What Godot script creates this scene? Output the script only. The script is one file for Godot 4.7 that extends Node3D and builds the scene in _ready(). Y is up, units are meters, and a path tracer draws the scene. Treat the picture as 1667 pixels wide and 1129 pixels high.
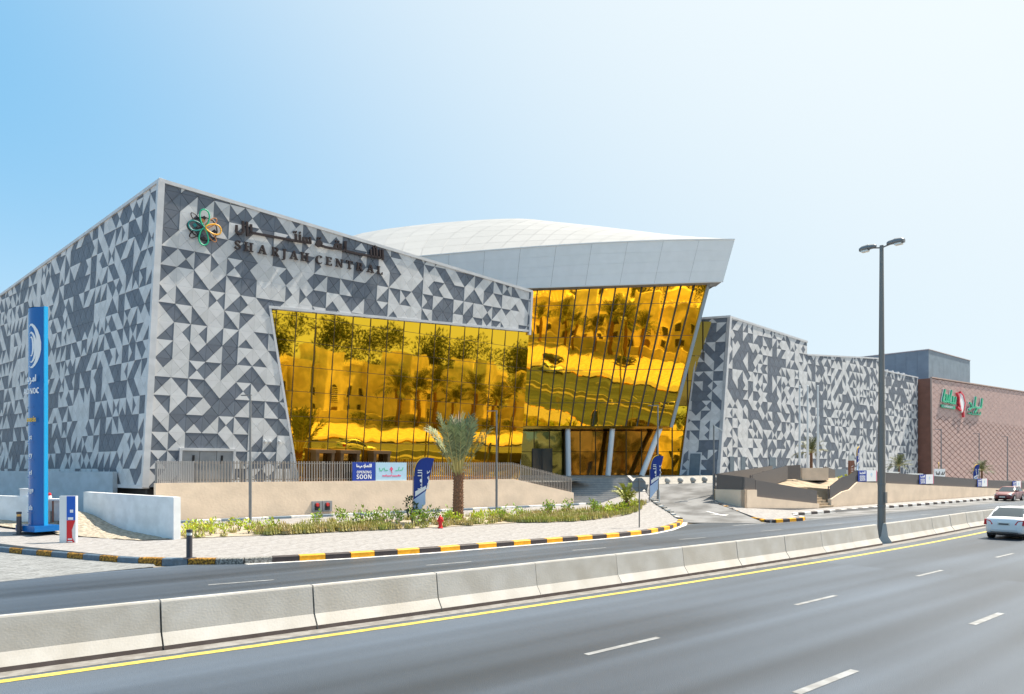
extends Node3D
# A shopping centre with patterned cladding and gold glass, seen across a dual carriageway.
# Units are metres. S(s, n, y): s runs along the street (away to the right), n across it towards the camera; n = 0 is the foot of the concrete barrier.

const TH := 0.71058
const EXPOSURE := 1.85
var SUN := Vector3(0.481, 0.839, -0.256).normalized()
var UU := Vector3(0.75798, 0, -0.65228)
var NN := Vector3(0.65228, 0, 0.75798)
var names := {}
var M := {}
var rng := RandomNumberGenerator.new()
const CAM := Vector3(0, 3.3, 0)

func S(s: float, n: float, y := 0.0) -> Vector3:
	return Vector3(10.1715 + s * 0.75798 + n * 0.65228, y, -(27.0292 + s * 0.65228 - n * 0.75798))

func SN(p: Vector3) -> Vector2:
	var x := p.x - 10.1715
	var d := -p.z - 27.0292
	return Vector2(x * 0.75798 + d * 0.65228, x * 0.65228 - d * 0.75798)

func SV(l: Array) -> PackedVector2Array:
	var o := PackedVector2Array()
	for i in range(0, l.size(), 2):
		o.append(Vector2(l[i], l[i + 1]))
	return o

# ------------------------------------------------------------------ mesh collector
class MB:
	var v := PackedVector3Array()
	var nn := PackedVector3Array()
	var uv := PackedVector2Array()
	var c := PackedColorArray()
	var col := Color.WHITE
	var t := Transform3D()
	func tri(a: Vector3, b: Vector3, d: Vector3) -> void:   # counter-clockwise from outside
		var n := (b - a).cross(d - a).normalized()
		tri_n(a, b, d, n, n, n)
	func tri_n(a: Vector3, b: Vector3, d: Vector3, na: Vector3, nb: Vector3, nd: Vector3) -> void:
		v.append(t * a); v.append(t * d); v.append(t * b)
		nn.append(t.basis * na); nn.append(t.basis * nd); nn.append(t.basis * nb)
		for i in 3:
			uv.append(Vector2.ZERO)
			c.append(col)
	func quad(a: Vector3, b: Vector3, d: Vector3, e: Vector3) -> void:
		tri(a, b, d)
		tri(a, d, e)
	func quad_uv(a: Vector3, b: Vector3, d: Vector3, e: Vector3, r := Rect2(0, 0, 1, 1)) -> void:
		quad(a, b, d, e)
		var k := uv.size() - 6
		var p0 := Vector2(r.position.x, r.end.y)
		var p1 := r.end
		var p2 := Vector2(r.end.x, r.position.y)
		var p3 := r.position
		uv[k] = p0; uv[k + 1] = p2; uv[k + 2] = p1
		uv[k + 3] = p0; uv[k + 4] = p3; uv[k + 5] = p2
	func box(at: Vector3, size: Vector3, b := Basis()) -> void:
		var h := size * 0.5
		var p := []
		for i in 8:
			p.append(at + b * Vector3(h.x if i & 1 else -h.x, h.y if i & 2 else -h.y, h.z if i & 4 else -h.z))
		hexa(p)
	func hexa(p: Array) -> void:   # corners by bits x, y, z
		quad(p[4], p[5], p[7], p[6])
		quad(p[1], p[0], p[2], p[3])
		quad(p[5], p[1], p[3], p[7])
		quad(p[0], p[4], p[6], p[2])
		quad(p[6], p[7], p[3], p[2])
		quad(p[0], p[1], p[5], p[4])
	func bar(a: Vector3, b: Vector3, w: float, d: float, up := Vector3.UP) -> void:   # a square bar from a to b; w across, d along up
		var z := (b - a).normalized()
		var x := up.cross(z).normalized()
		var y := z.cross(x)
		box((a + b) * 0.5, Vector3(w, d, (b - a).length()), Basis(x, y, z))
	func tube(a: Vector3, b: Vector3, r0: float, r1: float, seg := 10, caps := true) -> void:
		var z := (b - a).normalized()
		var x := z.cross(Vector3.RIGHT if absf(z.x) < 0.9 else Vector3.UP).normalized()
		var y := z.cross(x)
		var k := (r0 - r1) / maxf((b - a).length(), 1e-5)
		for i in seg:
			var d0 := x * cos(TAU * i / seg) + y * sin(TAU * i / seg)
			var d1 := x * cos(TAU * (i + 1) / seg) + y * sin(TAU * (i + 1) / seg)
			var n0 := (d0 + z * k).normalized()
			var n1 := (d1 + z * k).normalized()
			tri_n(a + d0 * r0, a + d1 * r0, b + d1 * r1, n0, n1, n1)
			tri_n(a + d0 * r0, b + d1 * r1, b + d0 * r1, n0, n1, n0)
			if caps:
				tri(b, b + d0 * r1, b + d1 * r1)
				tri(a, a + d1 * r0, a + d0 * r0)
	func path(pts: Array, r0: float, r1: float, seg := 6) -> void:
		for i in pts.size() - 1:
			var f0 := float(i) / (pts.size() - 1)
			var f1 := float(i + 1) / (pts.size() - 1)
			tube(pts[i], pts[i + 1], lerpf(r0, r1, f0), lerpf(r0, r1, f1), seg)
	func lathe(at: Vector3, prof: Array, seg := 16) -> void:   # prof: Vector2(radius, height) from the bottom up
		for j in prof.size() - 1:
			var p: Vector2 = prof[j]
			var q: Vector2 = prof[j + 1]
			var sl := Vector2(q.y - p.y, p.x - q.x).normalized()
			for i in seg:
				var a0 := TAU * i / seg
				var a1 := TAU * (i + 1) / seg
				var d0 := Vector3(cos(a0), 0, -sin(a0))
				var d1 := Vector3(cos(a1), 0, -sin(a1))
				var n0 := d0 * sl.x + Vector3.UP * sl.y
				var n1 := d1 * sl.x + Vector3.UP * sl.y
				var up := Vector3.UP
				tri_n(at + d0 * p.x + up * p.y, at + d1 * p.x + up * p.y, at + d1 * q.x + up * q.y, n0, n1, n1)
				tri_n(at + d0 * p.x + up * p.y, at + d1 * q.x + up * q.y, at + d0 * q.x + up * q.y, n0, n1, n0)
	func prism(poly: PackedVector2Array, o: Vector3, x: Vector3, y: Vector3, z: Vector3, depth: float, back := true) -> void:   # a polygon in x, y pushed from -depth to 0 along z
		if Geometry2D.is_polygon_clockwise(poly):
			poly = poly.duplicate()
			poly.reverse()
		var k := Geometry2D.triangulate_polygon(poly)
		var f := func(p: Vector2, d: float) -> Vector3: return o + x * p.x + y * p.y + z * d
		for i in range(0, k.size(), 3):
			var a := poly[k[i]]; var b := poly[k[i + 1]]; var d := poly[k[i + 2]]
			if (b - a).cross(d - a) < 0:
				var q := b
				b = d
				d = q
			tri(f.call(a, 0.0), f.call(b, 0.0), f.call(d, 0.0))
			if back:
				tri(f.call(a, -depth), f.call(d, -depth), f.call(b, -depth))
		for i in poly.size():
			var a := poly[i]
			var b := poly[(i + 1) % poly.size()]
			quad(f.call(a, -depth), f.call(b, -depth), f.call(b, 0.0), f.call(a, 0.0))
	func grid(rows: Array, closed := false) -> void:   # rows of points, smooth; outside to the left of row direction x column direction
		var R := rows.size()
		var K: int = rows[0].size()
		var nrm := []
		for i in R:
			var rn := []
			for j in K:
				var ja := (j - 1 + K) % K if closed else maxi(j - 1, 0)
				var jb := (j + 1) % K if closed else mini(j + 1, K - 1)
				var du: Vector3 = rows[i][jb] - rows[i][ja]
				var dv: Vector3 = rows[mini(i + 1, R - 1)][j] - rows[maxi(i - 1, 0)][j]
				rn.append(du.cross(dv).normalized())
			nrm.append(rn)
		for i in R - 1:
			for j in (K if closed else K - 1):
				var j1 := (j + 1) % K
				tri_n(rows[i][j], rows[i][j1], rows[i + 1][j1], nrm[i][j], nrm[i][j1], nrm[i + 1][j1])
				tri_n(rows[i][j], rows[i + 1][j1], rows[i + 1][j], nrm[i][j], nrm[i + 1][j1], nrm[i + 1][j])
	func add(o: MB, x: Transform3D) -> void:
		for i in o.v.size():
			v.append(x * o.v[i])
			nn.append((x.basis * o.nn[i]).normalized())
		uv.append_array(o.uv)
		c.append_array(o.c)
	func mesh(m: Material, into: ArrayMesh = null) -> ArrayMesh:
		var am := into if into else ArrayMesh.new()
		if v.is_empty():
			return am
		var a := []
		a.resize(Mesh.ARRAY_MAX)
		a[Mesh.ARRAY_VERTEX] = v
		a[Mesh.ARRAY_NORMAL] = nn
		a[Mesh.ARRAY_TEX_UV] = uv
		a[Mesh.ARRAY_COLOR] = c
		am.add_surface_from_arrays(Mesh.PRIMITIVE_TRIANGLES, a)
		am.surface_set_material(am.get_surface_count() - 1, m)
		return am

# ------------------------------------------------------------------ naming
func numbered(p: Node, called: String) -> String:
	var key := str(p.get_instance_id()) + called
	var k: int = names.get(key, -1) + 1
	names[key] = k
	return called if k == 0 else "%s_%03d" % [called, k]

func tag(o: Node, label: String, category := "", group := "", kind := "") -> Node:
	if label:
		o.set_meta("label", label)
	if category:
		o.set_meta("category", category)
	if group:
		o.set_meta("group", group)
	if kind:
		o.set_meta("kind", kind)
	return o

func thing(called: String, label: String, category: String, at := Vector3.ZERO, yaw := 0.0, group := "") -> Node3D:
	var o := Node3D.new()
	o.name = numbered(self, called)
	add_child(o, true)
	o.position = at
	o.rotation.y = yaw
	tag(o, label, category, group)
	return o

func part(called: String, m: Mesh, parent: Node, x := Transform3D()) -> MeshInstance3D:
	var o := MeshInstance3D.new()
	o.name = numbered(parent, called)
	o.mesh = m
	o.transform = x
	parent.add_child(o, true)
	return o

func put(called: String, mb: MB, m: Material, parent: Node = null) -> MeshInstance3D:
	return part(called, mb.mesh(m), parent if parent else self)

func copy(o: Node3D, at: Vector3, yaw: float, label: String, group := "") -> Node3D:
	var c: Node3D = o.duplicate()
	c.name = numbered(self, str(o.get_meta("kindname", o.name)))
	add_child(c, true)
	c.position = at
	c.rotation.y = yaw
	c.set_meta("label", label)
	if group:
		c.set_meta("group", group)
	return c

# ------------------------------------------------------------------ materials
func noise_image(freq: float, seed_: int, size := 256, octaves := 4, kind := FastNoiseLite.TYPE_SIMPLEX_SMOOTH) -> Image:
	var f := FastNoiseLite.new()
	f.noise_type = kind
	f.frequency = freq
	f.seed = seed_
	f.fractal_octaves = octaves
	return f.get_seamless_image(size, size)

func tone(freq: float, lo: float, hi: float, seed_: int, size := 256, octaves := 4, tint := Color(1, 1, 1)) -> ImageTexture:
	var im := noise_image(freq, seed_, size, octaves)
	var o := Image.create(size, size, false, Image.FORMAT_RGB8)
	for y in size:
		for x in size:
			var k := im.get_pixel(x, y).r
			var q := lerpf(lo, hi, smoothstep(0.15, 0.85, k))
			o.set_pixel(x, y, Color(q, lerpf(q, q * tint.g, 1 - k), lerpf(q, q * tint.b, 1 - k)))
	return ImageTexture.create_from_image(o)

func bumps(freq: float, seed_: int, strength: float, size := 256, octaves := 3) -> ImageTexture:
	var im := noise_image(freq, seed_, size, octaves)
	im.convert(Image.FORMAT_RGBA8)
	im.bump_map_to_normal_map(strength)
	return ImageTexture.create_from_image(im)

func mat(r: float, g: float, b: float, rough := 0.8, metal := 0.0, tex: Texture2D = null, scale := 0.5, nrm: Texture2D = null, nscale := 0.4) -> StandardMaterial3D:
	var m := StandardMaterial3D.new()
	m.albedo_color = Color(r, g, b).linear_to_srgb()
	m.roughness = rough
	m.metallic = metal
	if tex or nrm:
		m.uv1_triplanar = true
		m.uv1_world_triplanar = true
		m.uv1_scale = Vector3.ONE * scale
	if tex:
		m.albedo_texture = tex
	if nrm:
		m.normal_enabled = true
		m.normal_texture = nrm
		m.normal_scale = nscale
	return m

func tinted(m: StandardMaterial3D) -> StandardMaterial3D:
	m.vertex_color_use_as_albedo = true
	return m

func flat_uv(m: StandardMaterial3D, sx: float, sy: float) -> StandardMaterial3D:
	m.uv1_triplanar = false
	m.uv1_world_triplanar = false
	m.uv1_scale = Vector3(sx, sy, 1)
	return m

func paver_image(size: int, nx: int, ny: int, seed_: int, lo: float, hi: float, joint: float) -> ImageTexture:
	var im := Image.create(size, size, false, Image.FORMAT_RGB8)
	var r := RandomNumberGenerator.new()
	r.seed = seed_
	var g := noise_image(0.02, seed_, size, 4)
	im.fill(Color(joint, joint, joint))
	var w := size / nx
	var h := size / ny
	for j in ny:
		for i in nx:
			var k := r.randf_range(lo, hi)
			var ox := i * w + (w / 2 if j % 2 else 0)
			for y in range(j * h + 1, j * h + h):
				for x in range(ox + 1, ox + w):
					var q := k * (0.9 + 0.2 * g.get_pixel(x % size, y).r)
					im.set_pixel(x % size, y, Color(q, q * 0.99, q * 0.97))
	return ImageTexture.create_from_image(im)

func asphalt_streaks() -> ImageTexture:   # along u = distance, v = across; wheel paths and oil
	var im := Image.create(512, 512, false, Image.FORMAT_RGB8)
	var a := noise_image(0.012, 71, 512, 4)
	var b := noise_image(0.004, 72, 512, 3)
	for y in 512:
		for x in 512:
			var q := 0.80 + 0.30 * (a.get_pixel((x / 12) % 512, y).r - 0.5) + 0.34 * (b.get_pixel(x, y).r - 0.5)
			var n := 14.0 * y / 512.0
			for c in [2.65, 6.55, 10.2]:
				for w in [-0.8, 0.8]:
					q *= 1.0 - 0.10 * exp(-pow((n - c - w) / 0.3, 2.0))
				q *= 1.0 - 0.05 * exp(-pow((n - c) / 0.35, 2.0))
			im.set_pixel(x, y, Color(q, q, q * 1.01))
	return ImageTexture.create_from_image(im)

func make_materials() -> void:
	var fine := tone(0.12, 0.82, 1.0, 3)
	var blotch := tone(0.02, 0.92, 1.0, 5, 256, 5)
	var dirt := tone(0.015, 0.86, 1.0, 9, 256, 6, Color(1, 0.98, 0.96))
	var grain := bumps(0.16, 11, 2.0)
	M.clad = tinted(mat(1, 1, 1, 0.62, 0.0, tone(0.03, 0.955, 1.0, 21), 0.2))
	M.clad_back = mat(0.16, 0.17, 0.19, 0.8)
	M.trim = mat(0.60, 0.61, 0.64, 0.5, 0.0, blotch, 0.2)
	M.dark = mat(0.02, 0.02, 0.023, 0.7)
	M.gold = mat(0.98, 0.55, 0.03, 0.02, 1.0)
	M.gold_dim = mat(0.36, 0.185, 0.03, 0.05, 1.0)  # dimmed copy of the gold; on the lobby panes it carries painted shade
	M.green_glass = mat(0.20, 0.20, 0.075, 0.04, 1.0)
	M.mullion = mat(0.07, 0.045, 0.015, 0.45, 0.3)
	M.mullion_dark = mat(0.04, 0.045, 0.05, 0.4, 0.3)
	M.steel_blue = mat(0.30, 0.36, 0.42, 0.4, 0.2)
	M.white_steel = mat(0.72, 0.74, 0.76, 0.42)
	M.roof = tinted(mat(1, 1, 1, 0.5, 0.0, tone(0.02, 0.98, 1.0, 31), 0.15))
	M.joint = mat(0.25, 0.26, 0.28, 0.7)
	M.beige = mat(0.80, 0.645, 0.50, 0.9, 0.0, tone(0.02, 0.93, 1.0, 15, 256, 5), 0.15, grain, 0.1)
	M.landing = mat(0.42, 0.335, 0.24, 0.9, 0.0, dirt, 0.3)
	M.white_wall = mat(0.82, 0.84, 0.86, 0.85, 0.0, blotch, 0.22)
	M.shaded_white_wall = mat(0.46, 0.54, 0.62, 0.85, 0.0, blotch, 0.22)  # a white wall with its shade put into the grey blue colour
	M.slat = mat(0.27, 0.25, 0.235, 0.6, 0.1)
	M.slat_dark = mat(0.135, 0.125, 0.125, 0.6, 0.1)
	M.slat_light = mat(0.30, 0.30, 0.31, 0.55, 0.1)
	M.door = mat(0.32, 0.33, 0.35, 0.55, 0.0, blotch, 0.4)
	M.portal = mat(0.13, 0.07, 0.028, 0.5)
	M.teal = mat(0.005, 0.20, 0.20, 0.4)
	M.amber = mat(0.85, 0.42, 0.03, 0.4)
	M.amber_dim = mat(0.55, 0.22, 0.08, 0.5)
	M.roof_trim = mat(0.72, 0.73, 0.74, 0.5)
	M.joint_pale = mat(0.55, 0.56, 0.58, 0.7)
	M.door_blue = mat(0.13, 0.17, 0.21, 0.55, 0.0, blotch, 0.4)
	M.brown_cap = mat(0.45, 0.33, 0.29, 0.6)
	M.sign_back = mat(0.20, 0.23, 0.25, 0.5, 0.3)
	M.banner_pale2 = mat(0.46, 0.58, 0.80, 0.65)
	M.pale_straw = mat(0.66, 0.52, 0.40, 0.8)
	M.pale_gold = mat(0.80, 0.66, 0.22, 0.35)
	M.ink = mat(0.018, 0.007, 0.009, 0.5)
	M.concrete = mat(0.465, 0.462, 0.458, 0.88, 0.0, tone(0.01, 0.92, 1.0, 41, 256, 6, Color(1, 0.98, 0.95)), 0.45, grain, 0.16)
	M.concrete_warm = mat(0.475, 0.465, 0.452, 0.88, 0.0, M.concrete.albedo_texture, 0.37, grain, 0.16)
	M.concrete_dull = mat(0.445, 0.44, 0.432, 0.88, 0.0, M.concrete.albedo_texture, 0.53, grain, 0.16)
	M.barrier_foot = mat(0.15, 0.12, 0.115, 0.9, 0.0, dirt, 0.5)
	M.kerb_yellow = mat(0.90, 0.42, 0.004, 0.6, 0.0, dirt, 0.9)
	M.kerb_black = mat(0.045, 0.035, 0.04, 0.65, 0.0, dirt, 0.9)
	M.kerb_worn = mat(0.62, 0.30, 0.03, 0.8, 0.0, tone(0.04, 0.35, 1.0, 44, 256, 5), 0.9)
	M.kerb_blue = mat(0.14, 0.20, 0.27, 0.7, 0.0, dirt, 0.9)
	M.kerb_grey = mat(0.40, 0.39, 0.37, 0.85, 0.0, tone(0.05, 0.5, 1.0, 45, 256, 5), 0.9)
	M.kerb_white = mat(0.70, 0.71, 0.72, 0.7, 0.0, dirt, 0.9)
	M.ground = mat(0.50, 0.42, 0.32, 0.95, 0.0, tone(0.02, 0.7, 1.0, 51, 512, 6), 0.06)
	M.sand = mat(0.48, 0.42, 0.33, 0.95, 0.0, tone(0.03, 0.72, 1.0, 52, 512, 6), 0.25, grain, 0.9)
	M.sand_bright = mat(0.62, 0.52, 0.38, 0.95, 0.0, tone(0.03, 0.8, 1.0, 53, 256, 6), 0.15)
	M.soil = mat(0.46, 0.40, 0.32, 0.95, 0.0, dirt, 0.8, grain, 1.0)
	M.asphalt = flat_uv(mat(0.175, 0.23, 0.305, 0.5, 0.0, tone(0.45, 0.5, 1.0, 61, 512, 2)), 0.55, 0.55)
	M.asphalt.detail_enabled = true
	M.asphalt.detail_blend_mode = BaseMaterial3D.BLEND_MODE_MUL
	M.asphalt.detail_uv_layer = BaseMaterial3D.DETAIL_UV_2
	M.asphalt.detail_albedo = asphalt_streaks()
	M.asphalt.normal_enabled = true
	M.asphalt.normal_texture = bumps(0.4, 62, 3.0)
	M.asphalt.normal_scale = 0.35
	M.drive = flat_uv(mat(0.205, 0.207, 0.215, 0.75, 0.0, tone(0.02, 0.7, 1.0, 63, 256, 6)), 0.08, 0.08)
	M.paving = flat_uv(mat(0.325, 0.318, 0.330, 0.85, 0.0, paver_image(512, 8, 16, 64, 0.88, 1.0, 0.6)), 0.5, 0.5)
	M.apron = flat_uv(mat(0.27, 0.285, 0.305, 0.8, 0.0, paver_image(512, 8, 16, 65, 0.78, 1.0, 0.42)), 0.55, 0.55)
	M.plaza = flat_uv(mat(0.36, 0.355, 0.35, 0.8, 0.0, paver_image(512, 8, 8, 66, 0.85, 1.0, 0.6)), 0.3, 0.3)
	M.plaza_step = mat(0.46, 0.45, 0.44, 0.8, 0.0, blotch, 0.5)
	M.dust = mat(0.25, 0.245, 0.24, 0.9, 0.0, dirt, 0.6)
	M.yellow_line = mat(0.62, 0.50, 0.10, 0.7, 0.0, dirt, 0.7)
	M.white_line = mat(0.285, 0.30, 0.315, 0.7, 0.0, dirt, 0.7)
	M.brown = mat(0.46, 0.20, 0.155, 0.6, 0.0, blotch, 0.1)
	M.brown_tile = tinted(mat(1, 1, 1, 0.55, 0.0, blotch, 0.2))
	M.brown_dark = mat(0.24, 0.105, 0.075, 0.7, 0.0, blotch, 0.2)
	M.plant = mat(0.20, 0.285, 0.36, 0.6, 0.0, blotch, 0.1)
	M.pole = mat(0.20, 0.195, 0.19, 0.45, 0.3)
	M.lamp_grey = mat(0.20, 0.21, 0.225, 0.45, 0.3)
	M.lamp_glass = mat(0.75, 0.75, 0.72, 0.2)
	M.pale = mat(0.62, 0.66, 0.68, 0.5)
	M.banner_blue = mat(0.006, 0.045, 0.36, 0.6)
	M.banner_pale = mat(0.42, 0.62, 0.80, 0.6)
	M.flag_navy = mat(0.008, 0.035, 0.25, 0.7)
	M.flag_gold = mat(0.85, 0.52, 0.05, 0.6)
	M.print_white = mat(0.82, 0.83, 0.86, 0.6)
	M.print_pink = mat(0.75, 0.10, 0.22, 0.6)
	M.print_green = mat(0.10, 0.52, 0.28, 0.6)
	M.sign_green = mat(0.015, 0.42, 0.23, 0.4)
	M.sign_red = mat(0.66, 0.04, 0.07, 0.4)
	M.pylon = mat(0.003, 0.12, 0.40, 0.25)
	M.pylon_edge = mat(0.008, 0.32, 0.66, 0.3)
	M.price_blue = mat(0.006, 0.10, 0.52, 0.4)
	M.red = mat(0.62, 0.012, 0.018, 0.4)
	M.red_valve = mat(0.55, 0.03, 0.03, 0.4)
	M.bollard = mat(0.055, 0.055, 0.07, 0.5, 0.1)
	M.copper = mat(0.72, 0.40, 0.12, 0.5)
	M.bark = mat(0.40, 0.215, 0.13, 0.9, 0.0, tone(0.06, 0.6, 1.0, 81, 256, 5), 0.9, grain, 1.0)
	M.rachis = mat(0.46, 0.40, 0.16, 0.7)
	M.frond = tinted(mat(1, 1, 1, 0.55))
	M.frond.backlight_enabled = true
	M.frond.backlight = Color(0.25, 0.25, 0.2)
	M.leaf = tinted(mat(1, 1, 1, 0.5))
	M.leaf.backlight_enabled = true
	M.leaf.backlight = Color(0.6, 0.6, 0.35)
	M.twig = mat(0.20, 0.15, 0.09, 0.9)
	M.car_white = mat(0.80, 0.81, 0.83, 0.3)
	M.car_white.clearcoat_enabled = true
	M.car_red = mat(0.17, 0.012, 0.017, 0.3)
	M.car_red.clearcoat_enabled = true
	M.car_dark = mat(0.03, 0.03, 0.035, 0.3)
	M.glass = mat(0.06, 0.075, 0.085, 0.05)
	M.tyre = mat(0.018, 0.018, 0.02, 0.85)
	M.rim = mat(0.5, 0.51, 0.52, 0.35, 0.7)
	M.tail = mat(0.55, 0.01, 0.02, 0.2)
	M.plate = mat(0.65, 0.66, 0.62, 0.5)
	M.villa = mat(0.85, 0.74, 0.52, 0.9, 0.0, dirt, 0.1)
	M.villa_pale = mat(0.86, 0.79, 0.64, 0.9, 0.0, dirt, 0.1)
	M.villa_trim = mat(0.80, 0.74, 0.62, 0.85)
	M.villa_glass = mat(0.03, 0.035, 0.04, 0.15)

# ------------------------------------------------------------------ sky, sun, camera
func sky_colour(d: Vector3) -> Color:
	var y := maxf(d.y, 0.0)
	var m := pow(1.0 - y, 3.0)
	var zen := Vector3(0.0, 0.40, 0.83)
	var hor := Vector3(0.84, 1.02, 1.09)
	var c := zen.lerp(hor, m)
	var ang := rad_to_deg(d.angle_to(SUN))
	var w := 0.97 * exp(-pow(ang / 65.0, 5.5))
	c = c.lerp(Vector3(0.92, 0.985, 1.0), w)
	c *= 1.0 + 0.10 * exp(-pow(ang / 30.0, 2.0)) + 1.2 * exp(-pow(ang / 12.0, 2.0))
	if d.y < 0:
		c = c.lerp(Vector3(0.5, 0.46, 0.40), clampf(-d.y * 8.0, 0, 1))
	c /= EXPOSURE
	return Color(c.x, c.y, c.z)

func make_sky() -> void:
	var w := 768
	var h := 384
	var im := Image.create(w, h, false, Image.FORMAT_RGBF)
	for j in h:
		var th := PI * (j + 0.5) / h
		for i in w:
			var ph := TAU * (i + 0.5) / w
			im.set_pixel(i, j, sky_colour(Vector3(sin(th) * sin(ph), cos(th), -sin(th) * cos(ph))))
	var pm := PanoramaSkyMaterial.new()
	pm.panorama = ImageTexture.create_from_image(im)
	var sk := Sky.new()
	sk.sky_material = pm
	var e := Environment.new()
	e.background_mode = Environment.BG_SKY
	e.sky = sk
	e.tonemap_mode = Environment.TONE_MAPPER_LINEAR
	e.tonemap_exposure = EXPOSURE
	e.sdfgi_enabled = true
	e.ssao_enabled = true
	e.ssil_enabled = true
	var we := WorldEnvironment.new()
	we.name = "world_environment"
	we.environment = e
	add_child(we)

func make_camera_and_sun() -> void:
	var cam := Camera3D.new()
	cam.name = "camera"
	cam.projection = Camera3D.PROJECTION_FRUSTUM
	cam.near = 0.1
	cam.far = 3000.0
	cam.size = 0.1 * 1129.0 / 1200.0
	cam.frustum_offset = Vector2(0, 0.1 * 198.5 / 1200.0)
	cam.position = CAM
	add_child(cam)
	cam.current = true
	make_sky()
	var sun := DirectionalLight3D.new()
	sun.name = "sun"
	sun.light_color = Color(1.0, 0.955, 0.88)
	sun.light_energy = 1.6
	sun.light_angular_distance = 0.5
	sun.shadow_enabled = true
	add_child(sun)
	sun.look_at_from_position(SUN * 100.0, Vector3.ZERO)

# ------------------------------------------------------------------ ground
func hp(s: float, n: float) -> float:   # height of the left pavement
	var h := 0.18 + 0.22 * clampf((-n - 12.0) / 16.3, 0.0, 1.0)
	# it rises with the driveway beside it
	var edge := 12.3 + (-n - 13.6) * 0.857
	var rise := clampf((-n - 14.3) * 0.158, 0.0, 1.40) + 0.06
	h = maxf(h, lerpf(h, rise, clampf(1.0 - (edge - s) / 5.0, 0.0, 1.0)))
	var p := S(s, n)
	h += 0.45 * clampf((-18.0 - p.x) / 6.0, 0.0, 1.0) * clampf((-n - 24.0) / 5.0, 0.0, 1.0)
	return h

func hr(s: float, n: float) -> float:   # height of the right pavement
	return 0.18 + 0.82 * clampf((-n - 12.5) / 4.3, 0.0, 1.0) * clampf((27.0 - s) / 6.0, 0.0, 1.0)

func sheet(called: String, poly: PackedVector2Array, hf: Callable, step: float, m: Material, lift := 0.0, skirt := 0.0, wobble := 0.0) -> MeshInstance3D:
	# a horizontal sheet over a polygon in (s, n); hf gives its height
	var lo := poly[0]
	var hi := poly[0]
	for p in poly:
		lo = lo.min(p)
		hi = hi.max(p)
	var v := PackedVector3Array()
	var nn := PackedVector3Array()
	var uv := PackedVector2Array()
	var uv2 := PackedVector2Array()
	var x := lo.x
	var nz := FastNoiseLite.new()
	nz.frequency = 0.45
	while x < hi.x:
		var y := lo.y
		while y < hi.y:
			var cell := PackedVector2Array([Vector2(x, y), Vector2(x + step, y), Vector2(x + step, y + step), Vector2(x, y + step)])
			for q in Geometry2D.intersect_polygons(cell, poly):
				var k := Geometry2D.triangulate_polygon(q)
				for i in range(0, k.size(), 3):
					var tri := [q[k[i]], q[k[i + 1]], q[k[i + 2]]]
					if (tri[1] - tri[0]).cross(tri[2] - tri[0]) > 0:
						tri = [tri[0], tri[2], tri[1]]
					for p in tri:
						var bump := wobble * nz.get_noise_2d(p.x * 3, p.y * 3) if wobble else 0.0
						v.append(S(p.x, p.y, hf.call(p.x, p.y) + lift + bump))
						uv.append(p)
						uv2.append(Vector2(p.x / 60.0, p.y / 14.0))
						nn.append(Vector3.UP)
			y += step
		x += step
	if skirt > 0:
		for i in poly.size():
			var a := poly[i]
			var b := poly[(i + 1) % poly.size()]
			var ta := S(a.x, a.y, hf.call(a.x, a.y) + lift)
			var tb := S(b.x, b.y, hf.call(b.x, b.y) + lift)
			var dn := Vector3.DOWN * skirt
			var nr := Vector3.UP.cross(tb - ta).normalized() * (-1.0 if Geometry2D.is_polygon_clockwise(poly) else 1.0)
			for p in [ta, tb, tb + dn, ta, tb + dn, ta + dn]:
				v.append(p)
				nn.append(nr)
				uv.append(a)
				uv2.append(a / 60.0)
	var ar := []
	ar.resize(Mesh.ARRAY_MAX)
	ar[Mesh.ARRAY_VERTEX] = v
	# winding: make every top face point up
	for i in range(0, v.size(), 3):
		var g := (v[i + 2] - v[i]).cross(v[i + 1] - v[i])
		if g.y < -1e-6:
			var t := v[i + 1]; v[i + 1] = v[i + 2]; v[i + 2] = t
			var u := uv[i + 1]; uv[i + 1] = uv[i + 2]; uv[i + 2] = u
			u = uv2[i + 1]; uv2[i + 1] = uv2[i + 2]; uv2[i + 2] = u
	ar[Mesh.ARRAY_VERTEX] = v
	ar[Mesh.ARRAY_NORMAL] = nn
	ar[Mesh.ARRAY_TEX_UV] = uv
	ar[Mesh.ARRAY_TEX_UV2] = uv2
	var am := ArrayMesh.new()
	am.add_surface_from_arrays(Mesh.PRIMITIVE_TRIANGLES, ar)
	am.surface_set_material(0, m)
	var o := part(called, am, self)
	o.set_meta("kind", "structure")
	return o

func rect(s0: float, n0: float, s1: float, n1: float) -> PackedVector2Array:
	return PackedVector2Array([Vector2(s0, n0), Vector2(s1, n0), Vector2(s1, n1), Vector2(s0, n1)])

func bar_n(s: float) -> float:   # the barrier is a little curved
	var k := clampf(s, -30.0, 21.0)
	var q := 0.22 - 0.0016 * (k + 1.0) * (k + 1.0)
	if s < -30:
		q += 0.093 * (s + 30.0)
	if s > 21:
		q -= 0.012 * (s - 21.0)
	return q

const KERB := [-34.0, -42.0, -26.0, -29.0, -21.6, -21.94, -20.86, -19.87, -19.83, -17.44, -18.89, -15.2, -18.05, -13.79, -16.88, -12.57, -15.69, -11.77, -13.86, -11.3, -12.24, -10.91, -8.8, -10.4, -5.21, -10.25, -1.2, -10.03, 1.44, -9.9, 4.54, -10.19, 7.11, -11.0, 10.12, -12.42, 12.3, -13.9]

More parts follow.
